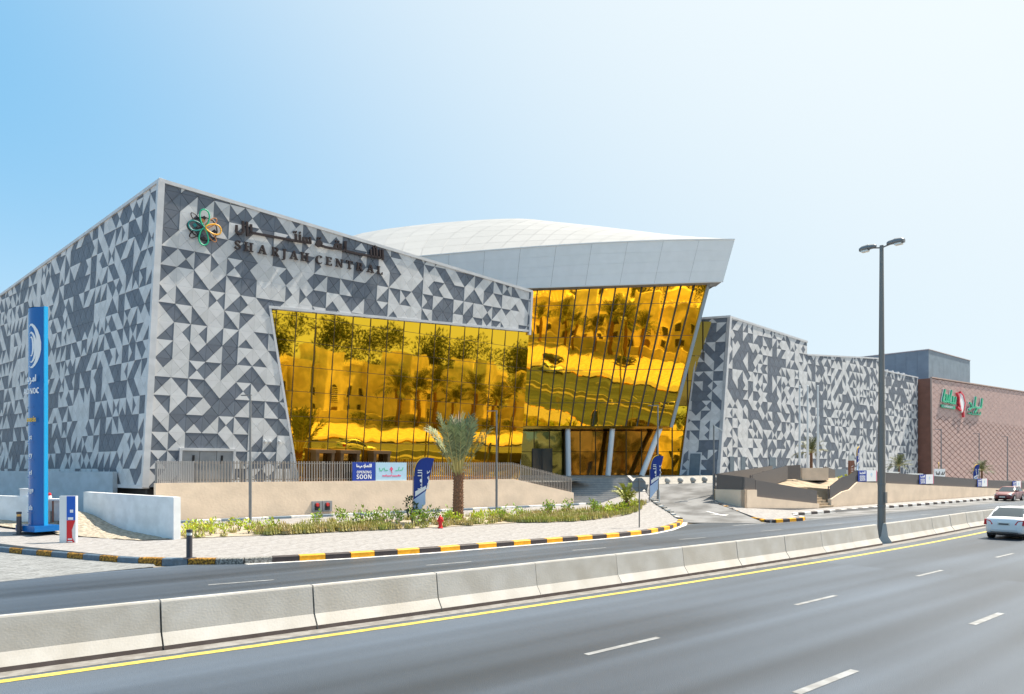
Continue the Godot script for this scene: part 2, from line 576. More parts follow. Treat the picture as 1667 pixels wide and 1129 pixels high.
func kerb_run(pts: PackedVector2Array, hf: Callable, scheme: Callable, length := 0.95, stretch := 1.0, height := 0.18) -> void:
	# resample the line into kerb stones; each is a part
	var root := Node3D.new()
	root.name = numbered(self, "kerb")
	add_child(root, true)
	root.set_meta("kind", "structure")
	var along := 0.0
	var total := 0.0
	for i in pts.size() - 1:
		total += pts[i].distance_to(pts[i + 1])
	var at := func(d: float) -> Vector2:
		for i in pts.size() - 1:
			var l := pts[i].distance_to(pts[i + 1])
			if d <= l or i == pts.size() - 2:
				return pts[i].lerp(pts[i + 1], d / l)
			d -= l
		return pts[-1]
	var shapes := {}
	var k := 0
	while along < total - 0.1:
		var a: Vector2 = at.call(along)
		var b: Vector2 = at.call(minf(along + length, total))
		var pa := S(a.x, a.y)
		var pb := S(b.x, b.y)
		var L := pa.distance_to(pb)
		var m: Material = scheme.call(a, k)
		if not shapes.has(m):
			var mb := MB.new()
			var h := height
			var prof := PackedVector2Array([Vector2(-0.14, -0.1), Vector2(0.14, -0.1), Vector2(0.13, h), Vector2(0.10, h + 0.03), Vector2(-0.14, h + 0.03)])
			mb.prism(prof, Vector3(0.5, 0, 0), Vector3(0, 0, 1), Vector3.UP, Vector3.RIGHT, 1.0)
			shapes[m] = mb.mesh(m)
		var x := (pb - pa) / maxf(L, 0.01)
		var y0: float = hf.call((a.x + b.x) / 2, (a.y + b.y) / 2)
		var z := x.cross(Vector3.UP)
		part("kerb_stone", shapes[m], root, Transform3D(Basis(x * (L - 0.014), Vector3.UP, z), (pa + pb) / 2 + Vector3.UP * y0))
		along += length
		k += 1

func marking(called: String, s0: float, n0: float, s1: float, n1: float, w: float, m: Material, y := 0.006) -> void:
	var poly := PackedVector2Array()
	var d := (Vector2(s1, n1) - Vector2(s0, n0)).normalized().orthogonal() * w * 0.5
	poly = PackedVector2Array([Vector2(s0, n0) - d, Vector2(s1, n1) - d, Vector2(s1, n1) + d, Vector2(s0, n0) + d])
	sheet(called, poly, func(_a, _b): return y, 500.0, m)

func make_ground() -> void:
	var zero := func(_a, _b): return 0.0
	sheet("ground", rect(-700, -900, 1500, 700), func(_a, _b): return -0.06, 400.0, M.ground)
	sheet("road", rect(-160, -12.7, 620, 14.92), zero, 40.0, M.asphalt)
	sheet("paved_apron", SV([-18.2, -12.9, -19.99, -12.7, -21.5, -12.4, -28, -11.5, -50, -14, -60, -40, -34, -42, -26, -29, -21.6, -21.94, -19.83, -17.44, -18.05, -13.79]), func(_a, _b): return 0.006, 6.0, M.apron)
	# markings on the main carriageway
	for s in range(-40, 130, 5):
		var a := float(s)
		marking("yellow_road_line", a, bar_n(a) + 0.62 + 0.012 * clampf(a + 24, 0, 44), a + 5.0, bar_n(a + 5) + 0.62 + 0.012 * clampf(a + 29, 0, 44), 0.20, M.yellow_line)
	for s in range(-40, 60, 5):
		var a := float(s)
		sheet("road_edge", PackedVector2Array([Vector2(a, bar_n(a) - 0.05), Vector2(a + 5, bar_n(a + 5) - 0.05), Vector2(a + 5, bar_n(a + 5) + 0.40), Vector2(a, bar_n(a) + 0.40)]), func(_a, _b): return 0.005, 10.0, M.dust)
	for k in range(-3, 18):
		marking("lane_dash", -15.8 + 7.35 * k, 4.78, -13.75 + 7.35 * k, 4.78, 0.13, M.white_line)
		marking("lane_dash", -15.1 + 7.35 * k, 8.36, -13.2 + 7.35 * k, 8.36, 0.15, M.white_line)
		marking("lane_dash", -15.5 + 7.35 * k, 11.9, -13.5 + 7.35 * k, 11.9, 0.15, M.white_line)
	for k in range(-2, 14):
		marking("lane_dash", -18.2 + 7.1 * k, -7.2 - (0.5 if k == 0 else 0.0), -16.4 + 7.1 * k, -7.0 - (0.4 if k == 0 else 0.0), 0.13, M.white_line)
	marking("edge_line", 19.6, -9.75, 160, -9.75, 0.14, M.white_line)
	marking("edge_line", 12.5, -10.35, 16.3, -10.0, 0.2, M.white_line)
	# gutter: the pale concrete channel at the foot of the kerb
	var kp := SV(KERB)
	var gp := PackedVector2Array()
	for i in range(8, kp.size()):
		gp.append(kp[i] + Vector2(0.0, 0.02))
	for i in range(kp.size() - 1, 7, -1):
		gp.append(kp[i] + (Vector2(0.05, 0.42) if i < 17 else Vector2(0.45, 0.2)))
	sheet("gutter", gp, func(_a, _b): return 0.008, 3.0, M.kerb_white)
	sheet("parking_lane", SV([19.6, -12.6, 160, -12.6, 160, -10.0, 19.6, -10.0]), func(_a, _b): return 0.007, 20.0, M.drive)
	# the left pavement, from the kerb to the walls
	var pv := SV(KERB)
	pv.append_array(SV([14.5, -16.2, 16.6, -19.0, 18.6, -21.3, 20.6, -23.35, 22.5, -24.9, 20.6, -28.6, 17.6, -28.2, -14.0, -28.2, -16.0, -31.5, -22, -33, -40, -60]))
	sheet("pavement", pv, hp, 1.5, M.paving, 0.0, 0.25)
	var scheme := func(p: Vector2, k: int) -> Material:
		if p.x < -16.9 or p.y < -17:
			if p.x > 5:
				return M.kerb_white
			return M.kerb_worn if k % 2 else M.kerb_blue
		if p.x < -15.1:
			return M.kerb_grey
		return M.kerb_yellow if k % 2 else M.kerb_black
	kerb_run(pv.slice(2, 23), func(_a, _b): return 0.0, scheme, 0.93)
	kerb_run(SV([12.3, -13.9, 14.5, -16.2, 16.6, -19.0, 18.6, -21.3]), func(s, n): return hp(s, n) - 0.12, func(_p, k): return M.kerb_white if k % 2 else M.kerb_grey, 0.8)
	# loose sand beside the low walls
	sheet("sand", SV([-17.0, -19.8, -15.75, -19.6, -14.6, -25.5, -15.5, -31, -22, -33, -23, -29.5, -19.9, -25.5]), func(s, n): return hp(s, n) + 0.5 * exp(-pow((s + 18.4) / 1.9, 2.0) - pow((n + 29.0) / 3.4, 2.0)), 0.4, M.sand, 0.02, 0.0, 0.05)
	# the driveway, climbing to the forecourt
	var rows := [
		[Vector3(10.62, 0.012, -45.4), Vector3(15.5, 0.012, -44.6)],
		[Vector3(10.55, 0.16, -47.6), Vector3(15.3, 0.16, -46.6)],
		[Vector3(10.7, 0.54, -51), Vector3(15.05, 0.42, -48.7)],
		[Vector3(10.55, 1.03, -55.5), Vector3(14.75, 1.0, -53)],
		[Vector3(10.6, 1.45, -58.2), Vector3(15.6, 1.62, -56.6)],
		[Vector3(11.3, 2.03, -61), Vector3(17.2, 2.2, -60)]]
	var mb := MB.new()
	for i in rows.size() - 1:
		var a: Array = rows[i]
		var b: Array = rows[i + 1]
		for k in 6:
			var p0: Vector3 = a[0].lerp(a[1], k / 6.0)
			var p1: Vector3 = a[0].lerp(a[1], (k + 1) / 6.0)
			var p2: Vector3 = b[0].lerp(b[1], (k + 1) / 6.0)
			var p3: Vector3 = b[0].lerp(b[1], k / 6.0)
			mb.quad(p0, p1, p2, p3)
			var z := mb.uv.size() - 6
			var l := [p0, p2, p1, p0, p3, p2]
			for q in 6:
				mb.uv[z + q] = Vector2(l[q].x, l[q].z)
		var dn := Vector3.DOWN * 2.5
		mb.quad(a[0] + dn, a[0], b[0], b[0] + dn)
		mb.quad(b[1] + dn, b[1], a[1], a[1] + dn)
	put("driveway", mb, M.drive).set_meta("kind", "structure")
	# arrow painted on the driveway, lying on its slope
	var am := MB.new()
	var f := func(p: Vector2) -> Vector3:
		var k := 0.66 + p.x * 0.24 - p.y * 0.045
		var w := 0.42 + p.y * 0.17
		var lo: Array = rows[1]
		var hi: Array = rows[2]
		var ax: Vector3 = lo[0].lerp(lo[1], k)
		return ax.lerp(hi[0].lerp(hi[1], k), w) + Vector3.UP * 0.025
	var ap := PackedVector2Array([Vector2(-0.12, 2.6), Vector2(0.12, 2.6), Vector2(0.12, 0.5), Vector2(0.55, 0.5), Vector2(0.0, -0.7), Vector2(-0.55, 0.5), Vector2(-0.12, 0.5)])
	var tk := Geometry2D.triangulate_polygon(ap)
	for i in range(0, tk.size(), 3):
		am.tri(f.call(ap[tk[i]]), f.call(ap[tk[i + 1]]), f.call(ap[tk[i + 2]]))
	put("painted_arrow", am, M.kerb_white).set_meta("kind", "structure")
	var rs := SV([16.86, -11.29, 15.85, -10.35, 16.1, -10.0, 19.45, -9.85, 20.4, -10.2, 23.6, -12.55, 160, -12.4, 160, -15.2, 32.8, -14.7, 31.3, -14.5, 20.6, -14.5, 20.6, -17.0, 19.7, -16.4])
	sheet("pavement", rs, hr, 1.5, M.paving, 0.0, 0.3)
	kerb_run(SV([19.8, -16.3, 18.2, -13.6, 16.86, -11.29, 15.85, -10.3, 16.4, -10.0, 19.45, -9.8, 20.2, -10.1]), func(s, n): return hr(s, n) - 0.18, func(p, k): return M.kerb_yellow if k % 2 else M.kerb_black, 0.72)
	kerb_run(SV([20.2, -10.1, 21.5, -11.3, 23.67, -12.65, 34.4, -12.7, 45.5, -12.6, 110, -12.5]), func(_a, _b): return 0.0, func(_p, k): return M.kerb_black if k % 2 else M.kerb_white, 0.95)
	# forecourt in front of the entrance, and the terrace before the patterned front
	var fc := PackedVector2Array()
	for p in [Vector2(4.6, 68.2), Vector2(10.6, 68.2), Vector2(10.7, 61.2), Vector2(11.3, 61.0), Vector2(17.2, 60.0), Vector2(20.3, 63.5), Vector2(24.6, 70.2), Vector2(27, 74), Vector2(23, 84), Vector2(-4, 84), Vector2(-4, 74)]:
		fc.append(SN(Vector3(p.x, 0, -p.y)))
	sheet("forecourt", fc, func(s, n): return clampf(2.03 + (-S(s, n).z - 61.0) * 0.048, 1.9, 2.66), 1.5, M.plaza, 0.0, 1.2)
	sheet("terrace", rect(-13.6, -30.3, 17.8, -28.5), func(_s, _n): return 2.28, 4.0, M.plaza)
	sheet("terrace", SV([13, -30.3, 22, -30.3, 24, -42, 13, -42]), func(_s, _n): return 2.30, 4.0, M.plaza)
	sheet("terrace", SV([33, -23.8, 45.8, -23.8, 45.8, -15.3, 160, -15.3, 160, -34, 40.6, -34]), func(s, _n): return clampf(2.5 - (s - 45) * 0.03, 0.5, 2.5), 8.0, M.plaza, 0.0, 0.8)
	# stairs to the forecourt
	var st := Node3D.new()
	st.name = "stairs"
	add_child(st, true)
	st.set_meta("kind", "structure")
	var smb := MB.new()
	smb.box(Vector3(2.9, -0.08, 0), Vector3(6.0, 0.16, 0.62))
	smb.box(Vector3(2.9, 0.0, 0.31), Vector3(6.0, 0.02, 0.04))
	var sm := smb.mesh(M.plaza_step)
	var nmb := MB.new()
	nmb.box(Vector3(2.9, -0.115, 0.313), Vector3(5.96, 0.06, 0.012))
	nmb.box(Vector3(2.9, 0.003, 0.22), Vector3(5.96, 0.008, 0.06))
	var nosing := nmb.mesh(M.joint)
	for i in 14:
		var sp := part("step", sm, st, Transform3D(Basis(), Vector3(4.9, 0.60 + 0.145 * i, -(60.5 + 0.56 * i))))
		part("nosing", nosing, sp)
	var ck := MB.new()
	ck.prism(SV([60.3, 0.2, 68.3, 0.2, 68.3, 2.7, 61.5, 1.7, 60.3, 1.5]), Vector3(10.95, 0, 0), Vector3(0, 0, -1), Vector3.UP, Vector3.RIGHT, 0.3)
	put("cheek_wall", ck, M.plaza_step, st)

# ------------------------------------------------------------------ patterned cladding
var clad_cache := {}

func cell_bits(ix: int, iy: int, f: FastNoiseLite, r: RandomNumberGenerator, bias := 0.0) -> int:
	# which of the four triangles of a panel are dark: bottom 1, right 2, top 4, left 8
	var v := f.get_noise_2d(ix, iy) * 1.15 + 0.12 - bias
	var q := r.randf()
	if v > 0.5 and q < 0.45:
		return 15
	if v < -0.42 and q < 0.4:
		return 0
	q = r.randf()
	var halves := [3, 6, 12, 9]
	if q < 0.52:
		return halves[r.randi() % 4]
	if q < 0.64:
		return [1, 2, 4, 8][r.randi() % 4] if v < 0.15 else [14, 13, 11, 7][r.randi() % 4]
	if q < 0.74:
		return [1, 2, 4, 8][r.randi() % 4]
	if q < 0.82:
		return [5, 10][r.randi() % 2]
	return 15 if v > 0.0 else 0

func clad_piece(mb: MB, tri: PackedVector2Array, dark: bool, k: int, tone_: float) -> void:
	# one triangle of cladding, with a joint around it
	var c := Vector2.ZERO
	for p in tri:
		c += p
	c /= tri.size()
	var poly := PackedVector2Array()
	for p in tri:
		poly.append(p + (c - p).normalized() * minf(0.018 if dark else 0.006, 0.3 * p.distance_to(c)))
	var l: float
	if dark:
		l = [0.150, 0.168, 0.140, 0.158][k] * tone_
		mb.col = Color(l * 0.88, l * 1.03, l * 1.30)
	else:
		l = [0.63, 0.565, 0.645, 0.59][k] * tone_  # greys alternate by triangle side, standing in for sheen on ribbed panels
		mb.col = Color(l * 0.985, l * 0.995, l * 1.03)
	var z := 0.045 if dark else 0.06
	if poly.size() < 3 or absf(area2(poly)) < 0.004:
		return
	mb.prism(poly, Vector3(0, 0, z), Vector3.RIGHT, Vector3.UP, Vector3.BACK, z, false)

func area2(p: PackedVector2Array) -> float:
	var a := 0.0
	for i in p.size():
		a += p[i].cross(p[(i + 1) % p.size()])
	return a * 0.5

func clad(wall: MeshInstance3D, x: Transform3D, poly: PackedVector2Array, hole: PackedVector2Array, cw: float, ch: float, seed_: int, out: Array, off := Vector2.ZERO, pale := Rect2()) -> void:
	# fills out with [distance, mesh, transform, parent, hint]
	var f := FastNoiseLite.new()
	f.seed = seed_
	f.frequency = 0.11
	f.fractal_octaves = 3
	var r := RandomNumberGenerator.new()
	r.seed = seed_
	var lo := poly[0]
	var hi := poly[0]
	for p in poly:
		lo = lo.min(p)
		hi = hi.max(p)
	var i0 := floori((lo.x - off.x) / cw)
	var i1 := ceili((hi.x - off.x) / cw)
	var j0 := floori((lo.y - off.y) / ch)
	var j1 := ceili((hi.y - off.y) / ch)
	var mid := Vector2(cw, ch) * 0.5
	var cn := [Vector2(0, 0), Vector2(cw, 0), Vector2(cw, ch), Vector2(0, ch)]
	for j in range(j0, j1):
		for i in range(i0, i1):
			var bits := cell_bits(i, j, f, r, 0.42 if pale.has_point(Vector2(i * cw, j * ch) + off) else 0.0)
			var variant := r.randi() % 3
			var o := Vector2(i * cw, j * ch) + off
			var cell := PackedVector2Array([o, o + cn[1], o + cn[2], o + cn[3]])
			var inside := Geometry2D.clip_polygons(cell, poly).is_empty()
			if inside and hole.size():
				inside = Geometry2D.intersect_polygons(cell, hole).is_empty()
			var m: ArrayMesh
			var key := "%d %d %.3f %.3f" % [bits, variant, cw, ch]
			var t3 := [0.97, 1.0, 1.03][variant] as float
			if inside and clad_cache.has(key):
				m = clad_cache[key]
			else:
				var mb := MB.new()
				for k in 4:
					var tri := PackedVector2Array([cn[k], cn[(k + 1) % 4], mid])
					var got := [tri]
					if not inside:
						var moved := PackedVector2Array([tri[0] + o, tri[1] + o, tri[2] + o])
						got = []
						for q in Geometry2D.intersect_polygons(moved, poly):
							var rest := [q]
							if hole.size():
								rest = Geometry2D.clip_polygons(q, hole)
							for w in rest:
								var back := PackedVector2Array()
								for p in w:
									back.append(p - o)
								got.append(back)
					for q in got:
						clad_piece(mb, q, bits >> k & 1 == 1, k, t3)
				if mb.v.is_empty():
					continue
				m = mb.mesh(M.clad)
				if inside:
					clad_cache[key] = m
			var tx := x * Transform3D(Basis(), Vector3(o.x, o.y, 0))
			out.append([(tx * Vector3(mid.x, mid.y, 0)).distance_to(CAM), m, tx, wall])

func lay_panels(out: Array, budget: int, called := "panel", many := "panels") -> void:
	out.sort_custom(func(a, b): return a[0] < b[0])
	var rest := {}
	for k in out.size():
		var e: Array = out[k]
		if k < budget:
			part(called, e[1], e[3], e[2])
		else:
			if not rest.has(e[3]):
				rest[e[3]] = []
			rest[e[3]].append(e)
	for w in rest:
		var mb := MB.new()
		var m: Material
		for e in rest[w]:
			var a: Array = e[1].surface_get_arrays(0)
			m = e[1].surface_get_material(0)
			for q in a[Mesh.ARRAY_VERTEX]:
				mb.v.append(e[2] * q)
			for q in a[Mesh.ARRAY_NORMAL]:
				mb.nn.append((e[2].basis * q).normalized())
			mb.uv.append_array(a[Mesh.ARRAY_TEX_UV])
			mb.c.append_array(a[Mesh.ARRAY_COLOR])
		put(many, mb, m, w).set_meta("kind", "stuff")

func backing(called: String, x: Transform3D, poly: PackedVector2Array, hole: PackedVector2Array, parent: Node, thick := 0.3, m: Material = null) -> MeshInstance3D:
	var mb := MB.new()
	mb.t = x
	var pieces := [poly]
	if hole.size():   # cut into strips above, left and right of the opening
		pieces = Geometry2D.clip_polygons(poly, hole)
		var outer := []
		for p in pieces:
			outer.append(p)
		pieces = outer
	for p in pieces:
		mb.prism(p, Vector3(0, 0, -0.004), Vector3.RIGHT, Vector3.UP, Vector3.BACK, thick)
	return put(called, mb, m if m else M.clad_back, parent)

func trim_bar(mb: MB, x: Transform3D, a: Vector2, b: Vector2, w: float, z0: float, z1: float) -> void:
	var d := (b - a).normalized()
	var q := d.orthogonal() * w * 0.5
	mb.t = x
	mb.prism(PackedVector2Array([a - q, b - q, b + q, a + q]), Vector3(0, 0, z1), Vector3.RIGHT, Vector3.UP, Vector3.BACK, z1 - z0)
	mb.t = Transform3D()

# ------------------------------------------------------------------ gold panes
var pane_noise := FastNoiseLite.new()

func pane_mesh(c: Array, m: Material, amp: float, tilt: Vector2, thick := 0.03) -> ArrayMesh:
	# a sheet of glass through four corners, very slightly warped as such glass is
	var mb := MB.new()
	var n: Vector3 = (c[1] - c[0]).cross(c[3] - c[0]).normalized()
	var ux: Vector3 = (c[1] - c[0]).normalized()
	var uy := n.cross(ux)
	var K := 6
	var pts := []
	var nr := []
	for j in K + 1:
		var rp := []
		var rn := []
		for i in K + 1:
			var p: Vector3 = c[0].lerp(c[1], i / float(K)).lerp(c[3].lerp(c[2], i / float(K)), j / float(K))
			rp.append(p)
			var w1 := pane_noise.get_noise_3dv(p * 1.0)
			var w2 := pane_noise.get_noise_3dv(p * 1.0 + Vector3(91, 17, 40))
			var edge := (absf(i - K / 2.0) / (K / 2.0))
			rn.append((n + ux * (w1 * amp * 0.7 + tilt.x) + uy * (w2 * amp * 1.3 + tilt.y + amp * 0.25 * (edge - 0.5))).normalized())
		pts.append(rp)
		nr.append(rn)
	for j in K:
		for i in K:
			mb.tri_n(pts[j][i], pts[j][i + 1], pts[j + 1][i + 1], nr[j][i], nr[j][i + 1], nr[j + 1][i + 1])
			mb.tri_n(pts[j][i], pts[j + 1][i + 1], pts[j + 1][i], nr[j][i], nr[j + 1][i + 1], nr[j + 1][i])
	var d := n * -thick
	for k in 4:
		mb.quad(c[k], c[k] + d, c[(k + 1) % 4] + d, c[(k + 1) % 4])
	mb.quad(c[1] + d, c[0] + d, c[3] + d, c[2] + d)
	return mb.mesh(m)

func shrink(c: Array, g: float) -> Array:
	var mid: Vector3 = (c[0] + c[1] + c[2] + c[3]) / 4.0
	var o := []
	for p in c:
		o.append(p + (mid - p).normalized() * g)
	return o

# ------------------------------------------------------------------ left hall
func make_left_hall() -> void:
	var b := thing("shopping_hall", "large hall clad in grey triangles with a gold window and dark lettering", "building")
	var cs := 0.0525
	var U := UU
	var V := (NN * sin(cs) + Vector3.UP * cos(cs)) + UU * 0.0356
	var N := UU.cross((NN * sin(cs) + Vector3.UP * cos(cs))).normalized()
	var x := Transform3D(Basis(U, V, N), S(0, -30, 2.5))
	# in this plane (u, v): u is skewed with the lean of the front
	var poly := SV([-14.2, -0.2, 11.9, -0.2, 12.85, 1.2, 13.25, 11.3, 13.2, 14.75, -14.2, 16.5])
	var hole := SV([-7.72, 10.47, 13.31, 11.6, 13.31, -0.3, -5.22, -0.3])
	var wall := backing("front_wall", x, poly, hole, b)
	var out := []
	clad(wall, x, poly, hole, 0.9, 1.02, 7, out, Vector2(-14.05, -0.2), Rect2(-10.5, 12.6, 12, 4))
	# left face, leaning the same way
	var P := x * Vector3(-14.2, -0.2, 0)
	var T := x * Vector3(-14.2, 16.5, 0)
	var ul := Vector3(-0.7611, 0, -0.6486)
	var vl := (T - P) / 16.7
	var nl := vl.cross(ul).normalized()
	var xl := Transform3D(Basis(-ul, vl, nl), P)
	var pl := SV([0, 0, 0, 16.7, -27.1, 14.65, -52, 12.8, -52, 0])
	var wl := backing("side_wall", xl, pl, PackedVector2Array(), b)
	clad(wl, xl, pl, PackedVector2Array(), 0.9, 1.02, 19, out, Vector2(-0.2, 0))
	lay_panels(out, 300)
	# edges: corner post, parapet caps, foot
	var tm := MB.new()
	tm.bar(P + (N + nl) * 0.0, T + (N + nl) * 0.0, 0.34, 0.34, UU)
	put("corner_post", tm, M.trim, b)
	tm = MB.new()
	trim_bar(tm, x, Vector2(-14.3, 16.55), Vector2(13.25, 14.8), 0.19, -0.34, 0.13)
	trim_bar(tm, xl, Vector2(-52, 12.85), Vector2(0.1, 16.76), 0.19, -0.34, 0.13)
	put("parapet_cap", tm, M.trim, b)
	tm = MB.new()
	trim_bar(tm, x, Vector2(-7.85, 10.58), Vector2(13.3, 11.71), 0.16, -0.25, 0.12)
	trim_bar(tm, x, Vector2(-7.78, 10.6), Vector2(-5.28, -0.3), 0.14, -0.25, 0.10)
	trim_bar(tm, x, Vector2(13.25, 11.4), Vector2(13.2, 14.8), 0.2, -0.25, 0.14)
	trim_bar(tm, xl, Vector2(-52, 0.02), Vector2(0, 0.02), 0.2, -0.25, 0.12)
	put("window_surround", tm, M.trim, b)
	# body behind the cladding
	var body := MB.new()
	var cor := [S(-13.6, -31.2, 1.2), S(12.8, -30.9, 1.2), S(12.8, -52, 1.2), P + ul * 52 + Vector3(0.6, -1.3, -1.0)]
	var top := [16.9, 15.3, 15.3, 13.4]
	for k in 4:
		var k1 := (k + 1) % 4
		body.quad(cor[k], cor[k1], cor[k1] + Vector3.UP * top[k1], cor[k] + Vector3.UP * top[k])
	body.quad(cor[0] + Vector3.UP * top[0], cor[1] + Vector3.UP * top[1], cor[2] + Vector3.UP * top[2], cor[3] + Vector3.UP * top[3])
	body.hexa([S(-14, -30.9, 0.2), S(-13, -30.9, 0.2), S(-14, -30.7, 2.2), S(-13, -30.7, 2.2), S(-14, -30.3, 0.2), S(-13, -30.3, 0.2), S(-14, -30.3, 2.2), S(-13, -30.3, 2.2)])
	var pe := P + ul * 26 + Vector3(0.5, 0, -0.3)
	var p0 := P + ul * 0.6 + Vector3(0.5, 0, -0.3)
	body.quad(pe + Vector3.DOWN * 3, p0 + Vector3.DOWN * 3, p0, pe)
	put("structure_wall", body, M.dark, b)
	# gold window
	var win := put("window", MB.new(), M.gold, b)
	var wm := MB.new()
	wm.prism(hole, x * Vector3(0, 0, -0.3), U, V, N, 0.1)
	win.mesh = wm.mesh(M.mullion)
	var cols := []
	var u := -8.6
	while u < 13.2:
		cols.append(u)
		u += 1.30
	cols.append(13.31)
	var rws := [-0.3, 1.0, 2.55, 4.1, 5.65, 7.2, 8.75, 10.3, 12.0]
	var r := RandomNumberGenerator.new()
	r.seed = 4
	var bars := MB.new()
	for j in rws.size() - 1:
		for i in cols.size() - 1:
			var v0: float = rws[j]
			var v1: float = rws[j + 1]
			var l := func(v: float) -> float: return -7.72 + 2.5 * (10.47 - v) / 10.77
			var q := []
			for e in [[cols[i], v0], [cols[i + 1], v0], [cols[i + 1], v1], [cols[i], v1]]:
				var uu: float = e[0]
				var vv: float = minf(e[1], 10.47 + 1.13 * (uu + 7.72) / 21.03)
				q.append(Vector2(maxf(uu, l.call(vv)), vv))
			if q[1].x - q[0].x < 0.08 and q[2].x - q[3].x < 0.08 or q[3].y - q[0].y < 0.1:
				continue
			var c3 := []
			for p in q:
				c3.append(x * Vector3(p.x, p.y, -0.1 + 0.026 * (p.y - v0)))   # each pane tips outwards a little
			part("pane", pane_mesh(shrink(c3, 0.02), M.gold, 0.0038, Vector2(r.randfn(0, 0.0011), r.randfn(0, 0.0011))), win)
	for i in range(1, cols.size() - 1):
		var a: float = cols[i]
		var top_v := 10.47 + 1.13 * (a + 7.72) / 21.03
		var bot := -0.3
		if a < -5.2:
			bot = maxf(-0.3, 10.47 - 10.77 * (a + 7.72) / 2.5) if a > -7.72 else 99.0
			top_v = minf(top_v, 10.47)
			bot = 10.47 - (a + 7.72) / 2.5 * 10.77
		if bot < top_v:
			var m1 := MB.new()
			trim_bar(m1, x, Vector2(a, maxf(bot, -0.3)), Vector2(a, top_v), 0.055, -0.15, -0.06)
			put("mullion", m1, M.mullion, win)
	for v in rws.slice(1, 8):
		var m2 := MB.new()
		trim_bar(m2, x, Vector2(-7.72 + 2.5 * (10.47 - v) / 10.77, v), Vector2(13.3, v), 0.035, -0.15, -0.075)
		put("transom", m2, M.mullion, win)
	# entrance portals in the window and the service door in the cladding
	for e in [[-4.45, 1.05], [-2.75, 1.15], [-0.35, 1.05]]:
		var pm := MB.new()
		var c0: float = e[0]
		var w: float = e[1]
		pm.t = x
		for sx in [0.0, w]:
			pm.box(Vector3(c0 + sx, 0.82, 0.35), Vector3(0.2, 2.1, 0.8))
		pm.box(Vector3(c0 + w / 2, 1.95, 0.35), Vector3(w + 0.3, 0.2, 0.84))
		var po := put("doorway", pm, M.portal, b)
		var dl := MB.new()
		dl.t = x
		dl.box(Vector3(c0 + w / 2, 0.8, 0.12), Vector3(w - 0.2, 2.0, 0.05))
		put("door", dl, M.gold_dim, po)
	var fr := MB.new()
	fr.t = x
	for e in [[-12.45, 0.16], [-9.45, 0.16]]:
		fr.box(Vector3(e[0], 0.85, 0.1), Vector3(0.14, 2.1, 0.2))
	fr.box(Vector3(-10.95, 1.93, 0.1), Vector3(3.14, 0.14, 0.2))
	var sd := put("service_door", fr, M.trim, b)
	for k in 3:
		var lf := MB.new()
		lf.t = x
		lf.box(Vector3(-11.88 + 0.95 * k, 0.83, 0.07), Vector3(0.92, 2.06, 0.06))
		put("door_leaf", lf, M.door, sd)
	for k in [0, 2]:
		var lo := MB.new()
		lo.t = x
		lo.box(Vector3(-11.75 + 0.8 * k, 1.35, 0.12), Vector3(0.12, 0.5, 0.03))
		put("vision_slot", lo, M.dark, sd)
	for k in 4:
		var wl_ := MB.new()
		wl_.t = x
		wl_.box(Vector3(-7.6 + 0.3 * k, 2.5, 0.14), Vector3(0.14, 0.1, 0.16))
		if k != 2:
			put("wall_light", wl_, M.white_steel, b)
	var ep := MB.new()
	ep.box(Vector3(0.2, 5.85, -58.5), Vector3(1.15, 1.5, 0.1))
	put("end_pane", ep, M.pale_gold, b)
	ep = MB.new()
	ep.box(Vector3(0.15, 3.7, -58.5), Vector3(1.1, 2.7, 0.1))
	put("end_panel", ep, M.steel_blue, b)
	make_hall_sign(b, x)

func letter(t: String, font: String, bold: bool, height: float, depth: float) -> TextMesh:
	var f := SystemFont.new()
	f.font_names = PackedStringArray([font])
	f.font_weight = 700 if bold else 400
	var tm := TextMesh.new()
	tm.font = f
	tm.text = t
	tm.font_size = 48
	tm.pixel_size = height / 34.5   # capitals are about 0.72 of the font size
	tm.depth = depth
	return tm

func stroke_mesh(lines: Array, w: float, d: float, x: Transform3D, mb: MB = null) -> MB:
	# brush strokes: each a flat run of numbers u, v; extruded by d
	if mb == null:
		mb = MB.new()
	var old := mb.t
	mb.t = x
	for l in lines:
		var p := SV(l)
		for k in Geometry2D.offset_polyline(p, w * 0.5, Geometry2D.JOIN_ROUND, Geometry2D.END_SQUARE):
			if not Geometry2D.is_polygon_clockwise(k):
				mb.prism(k, Vector3(0, 0, d), Vector3.RIGHT, Vector3.UP, Vector3.BACK, d)
	mb.t = old
	return mb

func dots(mb: MB, at: Array, s: float, d: float, x: Transform3D) -> void:
	mb.t = x
	for i in range(0, at.size(), 2):
		mb.prism(SV([at[i] - s, at[i + 1], at[i], at[i + 1] - s, at[i] + s, at[i + 1], at[i], at[i + 1] + s]), Vector3(0, 0, d), Vector3.RIGHT, Vector3.UP, Vector3.BACK, d)
	mb.t = Transform3D()

